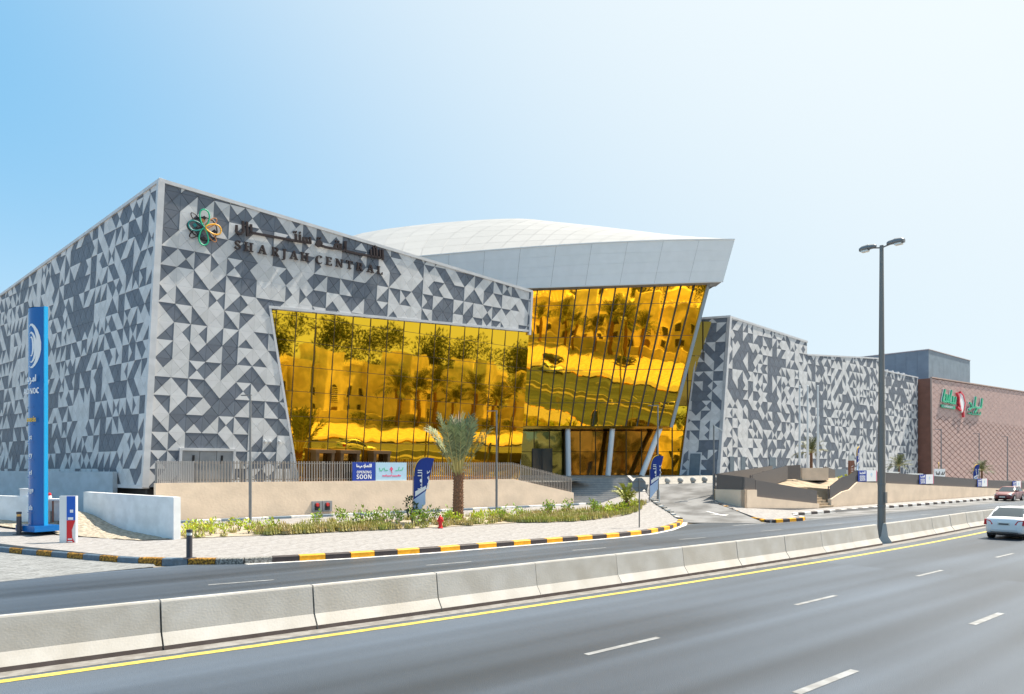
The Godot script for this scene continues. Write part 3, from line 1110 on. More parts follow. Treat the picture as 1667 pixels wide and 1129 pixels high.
func make_hall_sign(b: Node3D, x: Transform3D) -> void:
	var cs := 0.0525
	var y := Transform3D(Basis(UU, NN * sin(cs) + Vector3.UP * cos(cs), x.basis.z), S(0, -30, 2.5) + x.basis.z * 0.1)
	var at := [-9.43, 13.67, -8.80, 13.68, -7.99, 13.69, -7.19, 13.71, -6.61, 13.72, -6.02, 13.73, -5.30, 13.75, -4.37, 13.76, -3.69, 13.78, -2.95, 13.79, -2.25, 13.81, -1.51, 13.82, -0.71, 13.84, 0.0, 13.85]
	var word := "SHARJAHCENTRAL"
	for k in word.length():
		var tm := letter(word[k], "Droid Serif", true, 0.52, 0.1)
		tm.material = M.ink
		part("letter", tm, b, y * Transform3D(Basis(), Vector3(at[2 * k], at[2 * k + 1] + 0.19, 0.08)))
	var words := [
		[[-9.15, 15.24, -9.13, 14.71, -9.25, 14.55, -9.41, 14.52, -9.53, 14.66, -9.52, 14.93], [-8.92, 15.25, -8.89, 14.68], [-8.68, 15.15, -8.67, 14.76, -8.75, 14.59, -8.88, 14.55]],
		[[-8.67, 14.74, -6.28, 14.80, -5.77, 14.82, -5.38, 14.84, -4.94, 14.88], [-5.90, 15.17, -5.88, 14.82], [-5.64, 15.18, -5.62, 14.85], [-5.40, 15.08, -5.38, 14.86], [-5.19, 15.10, -5.16, 14.87], [-4.97, 15.16, -4.95, 14.88]],
		[[-4.54, 14.86, -4.48, 15.05, -4.34, 15.12, -4.20, 15.01, -4.23, 14.86, -4.40, 14.78, -4.54, 14.86], [-4.23, 14.86, -3.90, 14.82, -3.37, 14.84, -2.88, 14.90], [-3.31, 14.90, -3.27, 15.09, -3.13, 15.17, -3.01, 15.09, -3.04, 14.92], [-2.86, 15.17, -2.86, 14.90], [-2.59, 15.38, -2.56, 14.96, -2.68, 14.82]],
		[[-2.54, 15.4, -2.54, 14.85, -1.57, 14.83, -0.64, 14.86, -0.01, 14.88], [-0.70, 15.22, -0.67, 14.86], [-0.47, 15.31, -0.44, 14.87], [-0.26, 15.31, -0.23, 14.87], [-0.02, 15.35, 0.02, 14.89], [0.19, 15.39, 0.22, 14.84]]]
	for w in words:
		put("script_word", stroke_mesh(w, 0.13, 0.12, y), M.ink, b)
	var dm := MB.new()
	dots(dm, [-6.03, 15.32, -5.90, 15.36, -5.64, 15.36, -4.46, 15.28, -4.30, 15.30, -3.22, 15.34, -3.04, 15.34, -0.52, 15.44, -0.30, 15.44, -0.41, 15.56], 0.075, 0.12, y)
	put("script_dots", dm, M.ink, b)
	# emblem of looped petals
	var e := thing("wall_emblem", "round emblem of looped green, teal and amber petals on the wall beside the lettering", "emblem")
	var ring := func(c: Vector2, a: Vector2, w: float, rad: float, m: Material, z: float, called: String) -> void:
		var pts := []
		var n := Vector2(-a.y, a.x).normalized() * w
		for k in 25:
			var t := TAU * k / 24.0
			var pz := sin(t) * (0.75 + 0.25 * cos(t))
			pts.append(y * Vector3(c.x + a.x * cos(t) + n.x * pz, c.y + a.y * cos(t) + n.y * pz, z))
		var mb := MB.new()
		mb.path(pts, rad, rad, 6)
		put(called, mb, m, e)
	ring.call(Vector2(-11.44, 14.42), Vector2(0.82, 0), 0.80, 0.035, M.ink, 0.05, "ring")
	ring.call(Vector2(-11.35, 14.98), Vector2(0, 0.48), 0.34, 0.042, M.sign_green, 0.13, "petal")
	ring.call(Vector2(-11.79, 14.45), Vector2(-0.43, 0.0), 0.34, 0.042, M.teal, 0.13, "petal")
	ring.call(Vector2(-10.86, 14.47), Vector2(0.43, 0), 0.36, 0.045, M.amber, 0.15, "petal")
	ring.call(Vector2(-11.38, 13.94), Vector2(0, -0.47), 0.33, 0.042, M.sign_green, 0.13, "petal")
	ring.call(Vector2(-11.05, 14.72), Vector2(0.36, 0.36), 0.20, 0.028, M.amber_dim, 0.11, "inner_petal")
	ring.call(Vector2(-11.75, 14.12), Vector2(-0.36, -0.34), 0.20, 0.035, M.ink, 0.11, "inner_petal")
	ring.call(Vector2(-11.72, 14.76), Vector2(-0.34, 0.36), 0.18, 0.028, M.ink, 0.11, "inner_petal")
	ring.call(Vector2(-11.03, 14.14), Vector2(0.34, -0.34), 0.18, 0.028, M.amber_dim, 0.11, "inner_petal")
	for q in [[-11.35, 15.0, M.ink], [-11.85, 14.5, M.teal], [-10.78, 14.36, M.ink], [-11.38, 13.86, M.ink], [-11.4, 14.85, M.amber_dim]]:
		var mb := MB.new()
		dots(mb, [q[0], q[1]], 0.13, 0.1, y)
		put("stud", mb, q[2], e)

# ------------------------------------------------------------------ entrance block
func make_entrance() -> void:
	var b := thing("entrance_hall", "leaning gold glass entrance hall under a white shell roof on slanted white columns", "building")
	var zb := -74.0
	var zt := -71.8
	var bot := func(t: float) -> Vector3: return Vector3(lerpf(-3.0, 15.82, t), 7.6, zb)
	var top := func(t: float) -> Vector3: return Vector3(lerpf(-2.6, 19.05, t), lerpf(20.9, 21.45, t), zt)
	var front := Node3D.new()
	front.name = "glass_front"
	b.add_child(front, true)
	var cols := 17
	var rows := [0.0, 0.17, 0.405, 0.64, 0.865, 1.0]
	var r := RandomNumberGenerator.new()
	r.seed = 12
	for j in rows.size() - 1:
		for i in cols:
			var q := []
			for e in [[i, j], [i + 1, j], [i + 1, j + 1], [i, j + 1]]:
				var t: float = e[0] / float(cols)
				q.append(bot.call(t).lerp(top.call(t), rows[e[1]]))
			part("pane", pane_mesh(shrink(q, 0.02), M.gold, 0.0048, Vector2(r.randfn(0, 0.0012), r.randfn(0, 0.0012))), front)
	for i in range(1, cols):
		var t := i / float(cols)
		var mb := MB.new()
		mb.bar(bot.call(t) + Vector3(0, 0, 0.06), top.call(t) + Vector3(0, 0, 0.06), 0.085 + 0.06 * t, 0.16, Vector3.BACK)
		put("mullion", mb, M.mullion_dark, front)
	for k in rows.slice(1, 5):
		var mb := MB.new()
		mb.bar(bot.call(0.0).lerp(top.call(0.0), k) + Vector3(0, 0, 0.02), bot.call(1.0).lerp(top.call(1.0), k) + Vector3(0, 0, 0.02), 0.035, 0.06, Vector3.BACK)
		put("transom", mb, M.mullion_dark, front)
	var ed := MB.new()
	ed.bar(bot.call(1.0) + Vector3(0.12, -0.1, 0.1), top.call(1.0) + Vector3(0.12, 0.1, 0.1), 0.3, 0.4, Vector3.BACK)
	put("edge_fin", ed, M.steel_blue, b)
	# sill, soffit and the dark core that the panes hang on
	var sm := MB.new()
	sm.hexa([Vector3(-3, 7.35, -80), Vector3(17, 7.35, -80), Vector3(-3, 7.58, -80), Vector3(17, 7.58, -80), Vector3(-3, 7.35, -73.9), Vector3(15.9, 7.35, -73.9), Vector3(-3, 7.58, -73.9), Vector3(15.9, 7.58, -73.9)])
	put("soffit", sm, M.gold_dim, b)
	var core := MB.new()
	core.hexa([Vector3(-12, 7.6, -108), Vector3(16.2, 7.6, -108), Vector3(-12, 23, -108), Vector3(17.5, 23, -100), Vector3(-12, 7.6, -74.3), Vector3(15.6, 7.6, -74.3), Vector3(-12, 20.5, -72.6), Vector3(18.4, 21.0, -72.6)])
	core.box(Vector3(-3, 6, -92.1), Vector3(22, 12, 30))
	core.box(Vector3(14, 9.5, -87.2), Vector3(14, 18.4, 20))
	put("core_wall", core, M.dark, b)
	# lobby wall: gold and green glass set back, the overhang shade put into dimmer gold, running on to the next block
	var lob := Node3D.new()
	lob.name = "lobby_wall"
	b.add_child(lob, true)
	var zl := -76.9
	var xs := [-4.0, -2.4, -0.8, 0.8, 2.3, 3.9, 5.5, 7.1, 8.7, 10.3, 11.9, 13.5, 15.1, 16.7, 18.3, 19.9, 21.5]
	var ys := [2.6, 5.1, 7.3, 9.9, 12.5, 15.1, 18.7]
	for j in ys.size() - 1:
		for i in xs.size() - 1:
			if j > 1 and xs[i] < 13:
				continue
			var m: Material = M.green_glass if xs[i] < 5.4 else M.gold if xs[i] > 15 and j < 3 else M.gold_dim  # dim gold paints in the overhang shade and, higher up, a duller sky reflection
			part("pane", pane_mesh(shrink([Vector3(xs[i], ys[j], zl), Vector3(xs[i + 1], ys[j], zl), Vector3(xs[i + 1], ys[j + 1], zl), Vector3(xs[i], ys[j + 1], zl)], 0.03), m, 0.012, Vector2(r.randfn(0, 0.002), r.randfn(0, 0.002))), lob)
	for i in xs.size():
		var mb := MB.new()
		mb.box(Vector3(xs[i], 5.0 if xs[i] < 13 else 10.6, zl + 0.05), Vector3(0.09, 4.9 if xs[i] < 13 else 16.2, 0.14))
		put("mullion", mb, M.mullion, lob)
	# dark glazed draught lobby
	var dr := MB.new()
	dr.box(Vector3(3.1, 4.0, -76.2), Vector3(2.0, 2.8, 1.2))
	var draught := put("draught_lobby", dr, M.glass, b)
	for k in 3:
		var mb := MB.new()
		mb.box(Vector3(2.1 + k * 1.0, 4.0, -75.57), Vector3(0.07, 2.86, 0.1))
		put("frame", mb, M.mullion_dark, draught)
	# columns
	for c in [[Vector3(5.62, 2.55, -73.4), Vector3(5.62, 7.6, -74.4)], [Vector3(9.55, 2.6, -73.4), Vector3(10.15, 7.6, -74.4)], [Vector3(12.85, 2.6, -73.2), Vector3(15.0, 7.6, -74.4)]]:
		var mb := MB.new()
		mb.tube(c[0], c[1], 0.27, 0.27, 20)
		put("column", mb, M.white_steel, b)
	# white fascia: panels leaning outwards
	var f0 := func(t: float) -> Vector3: return Vector3(lerpf(-16, 20.1, t), lerpf(20.0, 21.2, t), -70.2)
	var f1 := func(t: float) -> Vector3: return Vector3(lerpf(-16, 20.95, t), 22.55 + 2.3 * sin(t * PI * 0.5), -69.4)
	var fas := MB.new()
	for i in 20:
		fas.quad(f0.call(i / 20.0), f0.call((i + 1) / 20.0), f1.call((i + 1) / 20.0), f1.call(i / 20.0))
		fas.quad(f0.call(i / 20.0) + Vector3(0, 0.1, -2.6), f0.call((i + 1) / 20.0) + Vector3(0, 0.1, -2.6), f0.call((i + 1) / 20.0), f0.call(i / 20.0))
	fas.quad(f0.call(1.0), Vector3(18.4, 21.5, -86), Vector3(18.6, 25.6, -84), f1.call(1.0))
	var fw := put("fascia", fas, M.joint, b)
	for j in 4:
		for i in 11:
			var q := []
			for e in [[i, j], [i + 1, j], [i + 1, j + 1], [i, j + 1]]:
				var t: float = e[0] / 11.0
				q.append(f0.call(t).lerp(f1.call(t), e[1] / 4.0) + Vector3(0, 0, 0.05))
			q = shrink(q, 0.012)
			var mb := MB.new()
			var k := r.randf_range(0.83, 0.86)
			mb.col = Color(k * 0.96, k * 1.0, k * 1.05)
			mb.quad(q[0], q[1], q[2], q[3])
			var d := Vector3(0, 0, -0.045)
			for s in 4:
				mb.quad(q[s], q[s] + d, q[(s + 1) % 4] + d, q[(s + 1) % 4])
			put("fascia_panel", mb, M.roof, fw)
	var lip := MB.new()
	for i in 16:
		lip.bar(f1.call(i / 16.0) + Vector3(0, 0.04, 0.03), f1.call((i + 1) / 16.0) + Vector3(0, 0.04, 0.03), 0.14, 0.1)
	lip.bar(f0.call(0.0) + Vector3(0, -0.05, 0.0), f0.call(1.0) + Vector3(0, -0.05, 0.0), 0.12, 0.1)
	put("fascia_lip", lip, M.roof_trim, b)
	# shell roof
	var rid := [Vector3(-26, 32.0, -97), Vector3(-19.7, 33.6, -95), Vector3(-10.5, 34.9, -95), Vector3(-0.27, 34.55, -92), Vector3(4.99, 33.5, -90), Vector3(11.9, 31.4, -86), Vector3(17.8, 28.65, -80), Vector3(20.95, 25.0, -69.6)]
	var ridge := func(t: float) -> Vector3:
		var k := clampf(t, 0, 1) * 7.0
		return _spline(rid, k)
	var surf := func(t: float, w: float) -> Vector3:
		var a: Vector3 = f1.call(t)
		var e: Vector3 = ridge.call(t)
		var p := a.lerp(e, w)
		p.y += 0.8 * sin(PI * w) * (1.0 - t)
		return p
	var sh := MB.new()
	var rr := []
	for j in 9:
		var row := []
		for i in 29:
			row.append(surf.call(i / 28.0, j / 8.0) + Vector3(0, -0.06, 0))
		rr.append(row)
	sh.grid(rr)
	rr = []
	for j in 2:
		var row := []
		for i in 29:
			var e: Vector3 = ridge.call(i / 28.0)
			row.append(e + Vector3(0, -0.06, 0) if j == 0 else Vector3(minf(e.x, 14.0), 21.5, minf(e.z - 12.0, -86.0)))
		rr.append(row)
	sh.grid(rr)
	var shell := put("roof", sh, M.joint_pale, b)
	for j in 7:
		for i in range(-3, 20):
			var q := []
			for e in [[i, j], [i + 1, j], [i + 1, j + 1], [i, j + 1]]:
				var w: float = e[1] / 7.0
				var t: float = clampf((e[0] + w * 3.0) / 20.0, 0.0, 1.0)
				q.append(surf.call(t, w))
			if q[0].distance_to(q[1]) < 0.3 and q[2].distance_to(q[3]) < 0.3:
				continue
			q = shrink(q, 0.025)
			var mb := MB.new()
			var k := r.randf_range(0.33, 0.36)
			mb.col = Color(k, k, k)
			mb.quad(q[0], q[1], q[2], q[3])
			put("roof_panel", mb, M.roof, shell)

func _spline(p: Array, k: float) -> Vector3:
	var i := clampi(int(k), 0, p.size() - 2)
	return p[i].cubic_interpolate(p[i + 1], p[maxi(i - 1, 0)], p[mini(i + 2, p.size() - 1)], k - i)

# ------------------------------------------------------------------ right wing, brown store, plant room
func make_right_wing() -> void:
	var b := thing("shopping_wing", "long wing clad in grey triangles between the gold entrance and the brown store", "building")
	var x := Transform3D(Basis(UU, Vector3.UP, NN), S(41, -29.4, 2.5))
	var poly := SV([-1.35, -0.3, 0.62, 16.5, 16.7, 15.7, 16.7, 14.2, 37.3, 15.75, 37.3, 14.15, 49.4, 14.15, 49.4, -1.8])
	var out := []
	var wall := backing("street_wall", x, poly, PackedVector2Array(), b)
	clad(wall, x, poly, PackedVector2Array(), 0.98, 1.02, 31, out, Vector2(0.1, 0))
	# the narrow end beside the entrance
	var c0 := x * Vector3(-1.35, -0.3, 0)
	var c1 := x * Vector3(0.62, 16.5, 0)
	var e0 := Vector3(17.35, 2.2, -76.3)
	var e1 := Vector3(19.55, 18.9, -76.55)
	var u := (c0 - e0)
	u.y = 0
	u = u.normalized()
	var v := (c1 - c0) / 16.8
	var n := u.cross(v).normalized()
	var xe := Transform3D(Basis(u, v, n), c0)
	var inv := xe.affine_inverse()
	var q0 := inv * e0
	var q1 := inv * e1
	var pe := PackedVector2Array([Vector2(0, 0), Vector2(0, 16.8), Vector2(q1.x, 16.75), Vector2(q0.x, 0)])
	var end_wall := backing("end_wall", xe, pe, PackedVector2Array(), b)
	clad(end_wall, xe, pe, PackedVector2Array(), 0.98, 1.02, 33, out, Vector2(-0.25, 0))
	lay_panels(out, 300)
	var tm := MB.new()
	tm.bar(c0 + (n + NN) * 0.03, c1 + (n + NN) * 0.03, 0.34, 0.34, UU)
	put("corner_post", tm, M.trim, b)
	tm = MB.new()
	trim_bar(tm, x, Vector2(0.55, 16.58), Vector2(16.75, 15.78), 0.22, -0.34, 0.12)
	trim_bar(tm, x, Vector2(16.7, 14.27), Vector2(37.3, 15.82), 0.18, -0.34, 0.12)
	trim_bar(tm, x, Vector2(37.3, 14.22), Vector2(49.4, 14.22), 0.16, -0.34, 0.12)
	trim_bar(tm, xe, Vector2(q1.x, 16.86), Vector2(0.1, 16.9), 0.22, -0.34, 0.12)
	trim_bar(tm, xe, Vector2(q0.x, 0), Vector2(q1.x, 16.8), 0.16, -0.3, 0.12)
	put("parapet_cap", tm, M.trim, b)
	var body := MB.new()
	body.t = x
	body.hexa([Vector3(0.6, -2, -25), Vector3(16.6, -2, -25), Vector3(0.9, 15.6, -25), Vector3(16.6, 15.0, -25), Vector3(-0.2, -2, -0.4), Vector3(16.6, -2, -0.4), Vector3(1.2, 15.9, -0.4), Vector3(16.6, 15.0, -0.4)])
	body.hexa([Vector3(16.7, -3, -25), Vector3(49.4, -3, -25), Vector3(16.7, 13.5, -25), Vector3(49.4, 13.5, -25), Vector3(16.7, -3, -0.4), Vector3(49.4, -3, -0.4), Vector3(16.7, 13.5, -0.4), Vector3(49.4, 13.5, -0.4)])
	body.hexa([Vector3(17.5, 13.5, -20), Vector3(37.2, 13.5, -20), Vector3(17.5, 14.0, -20), Vector3(37.2, 15.2, -20), Vector3(17.5, 13.5, -0.4), Vector3(37.2, 13.5, -0.4), Vector3(17.5, 14.0, -0.4), Vector3(37.2, 15.2, -0.4)])
	put("structure_wall", body, M.trim, b)
	# service doors
	for e in [[0.9, 0.75], [3.0, 0.75], [8.9, 1.3]]:
		var mb := MB.new()
		mb.t = x
		mb.box(Vector3(e[0], 0.95, 0.08), Vector3(e[1], 2.3, 0.12))
		put("door", mb, M.door_blue, b)
	var de := MB.new()
	de.t = xe
	de.box(Vector3(-2.45, 1.55, 0.08), Vector3(1.25, 2.5, 0.12))
	var d1 := put("end_door", de, M.trim, b)
	de = MB.new()
	de.t = xe
	de.box(Vector3(-2.45, 1.5, 0.12), Vector3(1.05, 2.36, 0.12))
	put("door_leaf", de, M.door_blue, d1)
	for k in 5:
		var fin := MB.new()
		fin.t = x
		fin.box(Vector3(39.5 + k * 1.9, 14.45, -1.2), Vector3(0.5, 0.7, 0.5))
		put("roof_vent", fin, M.trim, b)

func make_brown_store() -> void:
	var b := thing("brown_store", "reddish brown store with a lattice of diamond tiles and a green and red sign", "building")
	var s0 := 90.6
	var x := Transform3D(Basis(UU, Vector3.UP, NN), S(s0, -27.6, 1.0))
	var mb := MB.new()
	mb.t = x
	mb.hexa([Vector3(0, -2, -45), Vector3(90, -2, -45), Vector3(0, 15.5, -45), Vector3(90, 17.4, -45), Vector3(0.4, -2, -0.1), Vector3(90, -2, -0.1), Vector3(0, 15.5, -0.1), Vector3(90, 17.4, -0.1)])
	var wall := put("wall", mb, M.brown_dark, b)
	var cp := MB.new()
	cp.t = x
	cp.bar(Vector3(-0.05, 15.6, 0.0), Vector3(90, 17.5, 0.0), 0.3, 0.16)
	cp.bar(Vector3(0.4, -2, 0.0), Vector3(0.0, 15.6, 0.0), 0.2, 0.2, Vector3.BACK)
	put("parapet_cap", cp, M.brown_cap, b)
	# diamond tiles on the front
	var out := []
	var poly := SV([0.5, -1.5, 70, -1.5, 70, 16.9, 0.12, 15.4])
	var w := 2.5
	var h := 0.88
	var r := RandomNumberGenerator.new()
	r.seed = 5
	var shared := []
	for k in 8:
		var t := MB.new()
		var q := 0.96 + 0.02 * (k % 4)
		var gx := 0.19 if k < 4 else 0.05
		var gy := 0.067 if k < 4 else 0.018
		t.col = Color(0.49 * q, 0.335 * q, 0.315 * q)
		t.prism(SV([-w / 2 + gx, 0, 0, -h / 2 + gy, w / 2 - gx, 0, 0, h / 2 - gy]), Vector3(0, 0, 0.04), Vector3.RIGHT, Vector3.UP, Vector3.BACK, 0.12, false)
		shared.append(t.mesh(M.brown_tile))
	for j in range(-3, 44):
		for i in range(-1, 30):
			var c := Vector2(0.8 + i * w + (w / 2 if j % 2 else 0.0), -1.2 + j * h / 2)
			var dm := PackedVector2Array([c + Vector2(-w / 2, 0), c + Vector2(0, -h / 2), c + Vector2(w / 2, 0), c + Vector2(0, h / 2)])
			var tx := x * Transform3D(Basis(), Vector3(c.x, c.y, 0))
			if Geometry2D.clip_polygons(dm, poly).is_empty():
				out.append([tx.origin.distance_to(CAM), shared[r.randi() % 4 + (4 if c.y > 10.2 else 0)], tx, wall])
			else:
				for q in Geometry2D.intersect_polygons(dm, poly):
					if absf(area2(q)) < 0.05:
						continue
					var t := MB.new()
					t.col = Color(0.49, 0.335, 0.315)
					var mid := Vector2.ZERO
					for p in q:
						mid += p / q.size()
					var s := PackedVector2Array()
					for p in q:
						s.append(p - c + (mid - p).normalized() * 0.04)
					t.prism(s, Vector3(0, 0, 0.04), Vector3.RIGHT, Vector3.UP, Vector3.BACK, 0.12, false)
					out.append([tx.origin.distance_to(CAM), t.mesh(M.brown_tile), tx, wall])
	lay_panels(out, 300, "tile", "tiles")
	# the sign: slanted latin letters, a red and white flame, arabic letters, and a strip below each
	var y := x * Transform3D(Basis().scaled(Vector3(0.72, 0.52, 1.0)), Vector3(1.0, 7.3, 0.12))
	var lat := [[4.6, 12.9, 3.4, 9.8, 5.0, 9.6], [5.4, 11.6, 5.3, 9.9, 6.3, 9.7, 6.7, 11.5], [8.3, 13.0, 7.0, 9.7, 8.6, 9.5], [9.1, 11.4, 9.0, 9.7, 10.2, 9.5, 10.6, 11.3]]
	for l in lat:
		put("sign_letter", stroke_mesh([l], 0.5, 0.3, y), M.sign_green, b)
		put("sign_letter_edge", stroke_mesh([l], 0.64, 0.12, y), M.print_white, b)
	var fl := MB.new()
	fl.t = y
	fl.prism(SV([13.6, 13.0, 14.9, 12.2, 15.9, 10.2, 15.4, 8.3, 14.6, 7.2, 13.7, 9.0, 13.3, 10.6]), Vector3(0, 0, 0.22), Vector3.RIGHT, Vector3.UP, Vector3.BACK, 0.22)
	put("sign_flame", fl, M.print_white, b)
	put("sign_flame_edge", stroke_mesh([[11.8, 12.6, 12.8, 11.4, 12.6, 10.2, 13.2, 9.0], [12.0, 8.6, 13.6, 7.9], [13.7, 13.1, 15.1, 12.4, 16.2, 10.2, 15.6, 8.2], [15.3, 7.4, 15.5, 6.1]], 0.5, 0.3, y), M.sign_red, b)
	var ar := [[19.2, 10.4, 20.1, 10.2, 20.1, 9.2, 19.2, 8.6, 18.7, 8.4], [20.1, 9.3, 21.6, 9.3, 22.2, 9.4, 22.9, 12.4], [22.0, 9.3, 23.4, 9.5, 23.3, 8.5, 22.4, 7.9], [23.4, 9.2, 25.2, 9.4, 26.4, 9.6, 27.0, 12.2]]
	for l in ar:
		put("sign_letter", stroke_mesh([l], 0.55, 0.3, y), M.sign_green, b)
		put("sign_letter_edge", stroke_mesh([l], 0.72, 0.12, y), M.print_white, b)
	var st := MB.new()
	st.t = y
	st.box(Vector3(7.0, 8.35, 0.06), Vector3(7.6, 0.85, 0.12))
	var strip := put("sign_strip", st, M.sign_green, b)
	var tm := letter("HYPERMARKET", "Droid Sans", true, 0.5, 0.04)
	tm.material = M.print_white
	part("letters", tm, strip, y * Transform3D(Basis(), Vector3(7.0, 8.35, 0.13)))
	put("sign_strip", stroke_mesh([[18.9, 7.3, 20.5, 7.2, 20.7, 7.7], [21.2, 7.2, 23.0, 7.2, 23.2, 7.8], [23.6, 7.3, 26.4, 7.4, 26.6, 8.1], [24.8, 7.3, 24.9, 7.9]], 0.34, 0.12, y), M.sign_green, b)

func make_plant_room() -> void:
	var b := thing("plant_room", "flat blue grey rooftop box rising behind the brown store", "building")
	var x := Transform3D(Basis(UU, Vector3.UP, NN), S(124, -40, 8.0))
	for f in [[Vector3(0, 0, 0), Vector3(22, 0, 0), 12], [Vector3(0, 0, -30), Vector3(0, 0, 0), 15]]:
		for k in f[2]:
			var mb := MB.new()
			mb.t = x
			var a: Vector3 = f[0].lerp(f[1], k / float(f[2]))
			var c: Vector3 = f[0].lerp(f[1], (k + 1) / float(f[2]))
			var d: Vector3 = (c - a).normalized() * 0.012
			var n: Vector3 = d.normalized().cross(Vector3.UP)
			n = -n if n.dot(Vector3(-1, 0, 1)) < 0 else n
			mb.hexa([a + d - n * 0.2, c - d - n * 0.2, a + d - n * 0.2 + Vector3.UP * 17.7, c - d - n * 0.2 + Vector3.UP * 17.7, a + d, c - d, a + d + Vector3.UP * 17.7, c - d + Vector3.UP * 17.7])
			put("wall_panel", mb, M.plant, b)
	var mb := MB.new()
	mb.t = x
	mb.box(Vector3(11, 8.8, -15.2), Vector3(21.8, 17.6, 29.9))
	put("roof", mb, M.plant, b)
	mb = MB.new()
	mb.t = x
	mb.bar(Vector3(0, 17.75, 0), Vector3(22, 17.75, 0), 0.24, 0.12)
	mb.bar(Vector3(0, 17.75, -30), Vector3(0, 17.75, 0.1), 0.24, 0.12)
	put("parapet_cap", mb, M.trim, b)

# ------------------------------------------------------------------ barrier
const ORD := ["first", "second", "third", "fourth", "fifth", "sixth", "seventh", "eighth", "ninth", "tenth", "eleventh", "twelfth", "thirteenth", "fourteenth", "fifteenth", "sixteenth", "seventeenth", "eighteenth", "nineteenth", "twentieth"]

func make_barriers() -> void:
	var b := [-24.4, -21.4, -18.48, -15.47, -12.47, -9.44, -6.42, -3.48, -0.37, 2.41, 5.07, 7.68]
	var segs := []
	for i in b.size() - 1:
		segs.append([b[i], b[i + 1]])
	segs.push_front([-27.4, -24.4])
	var s := 8.7
	for i in 22:
		segs.append([s, s + 2.95])
		s += 2.95
	var h := 0.88
	var prof := PackedVector2Array([Vector2(0, 0.0), Vector2(0, 0.085), Vector2(-0.15, 0.30), Vector2(-0.225, h - 0.03), Vector2(-0.24, h), Vector2(-0.36, h), Vector2(-0.375, h - 0.03), Vector2(-0.45, 0.30), Vector2(-0.6, 0.085), Vector2(-0.6, 0)])
	var shared := {}
	for k in segs.size():
		var a: float = segs[k][0]
		var c: float = segs[k][1]
		var pa := S(a, bar_n(a))
		var pc := S(c, bar_n(c))
		var L := pa.distance_to(pc)
		var x := (pc - pa) / L
		var lab: String
		if k < 12:
			lab = "grey concrete barrier block, %s from the left end of the row" % ORD[k]
			if k == 11:
				lab = "grey concrete barrier block ending just left of the tall lamp post"
		else:
			lab = "grey concrete barrier block beyond the tall lamp post, %s after the gap" % (ORD[k - 12] if k - 12 < 20 else "twenty-" + ORD[k - 32])
		var t := thing("concrete_barrier", lab, "barrier", pa, 0.0, "concrete barrier blocks in a row along the median")
		t.transform = Transform3D(Basis(x, Vector3.UP, x.cross(Vector3.UP)), pa)
		var cm: Material = [M.concrete, M.concrete_warm, M.concrete, M.concrete_dull][(k * 7) % 4]
		t.position += Vector3(NN.x, 0, NN.z) * 0.014 * sin(k * 12.9)
		t.rotate_y(0.0035 * sin(k * 7.3))
		var key := "%.2f %d" % [snappedf(L, 0.05), (k * 7) % 4]
		if not shared.has(key):
			var mb := MB.new()
			var d := L - 0.03
			mb.prism(prof, Vector3(d + 0.015, 0, 0), Vector3(0, 0, 1), Vector3.UP, Vector3.RIGHT, d)
			shared[key] = mb.mesh(cm)
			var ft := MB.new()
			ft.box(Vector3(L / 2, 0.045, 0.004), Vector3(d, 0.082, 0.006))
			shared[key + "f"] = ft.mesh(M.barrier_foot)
		part("block", shared[key], t)
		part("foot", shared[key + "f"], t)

# ------------------------------------------------------------------ lamps
func make_tall_lamp() -> void:
	var base := S(9.4, -0.66)
	var t := thing("street_lamp", "tall grey tapered street lamp with two heads, standing behind the concrete barrier", "street lamp", base, TH)
	var mb := MB.new()
	mb.tube(Vector3.ZERO, Vector3(0, 13.5, 0), 0.18, 0.085, 14)
	mb.tube(Vector3.ZERO, Vector3(0, 0.05, 0), 0.36, 0.36, 14)
	put("pole", mb, M.pole, t)
	mb = MB.new()
	mb.box(Vector3(0.0, 2.0, 0.19), Vector3(0.2, 0.5, 0.05))
	put("access_door", mb, M.pole, t)
	for s in [-1.0, 1.0]:
		mb = MB.new()
		mb.tube(Vector3(0, 13.4, 0), Vector3(0, 13.48, 0.42 * s), 0.035, 0.03, 8)
		put("bracket", mb, M.pole, t)
		var hd := MB.new()
		var prof := [[0.24, 0.06, 0.08, -0.04], [0.32, 0.13, 0.12, -0.07], [0.56, 0.14, 0.15, -0.08], [0.58, 0.17, 0.17, -0.11], [0.88, 0.17, 0.14, -0.13], [0.98, 0.12, 0.07, -0.1]]
		var rows := []
		for p in prof:
			var row := []
			for q in 10:
				var an := TAU * q / 10.0
				row.append(Vector3(cos(an) * p[1] * s, 13.52 + (sin(an) * (p[2] if sin(an) > 0 else -p[3])), p[0] * s))
			rows.append(row)
		hd.grid(rows, true)
		hd.box(Vector3(0, 13.52, 0.25 * s), Vector3(0.1, 0.1, 0.03))
		hd.box(Vector3(0, 13.5, 0.97 * s), Vector3(0.2, 0.13, 0.03))
		var head := put("lamp_head", hd, M.lamp_grey, t)
		var gl := MB.new()
		gl.box(Vector3(0, 13.40, 0.74 * s), Vector3(0.25, 0.07, 0.3))
		put("lens", gl, M.lamp_glass, head)
	for h in [1.6, 2.6]:
		var clampm := MB.new()
		clampm.tube(Vector3(0, h, 0), Vector3(0, h + 0.05, 0), 0.185, 0.185, 14)
		put("band", clampm, M.lamp_grey, t)

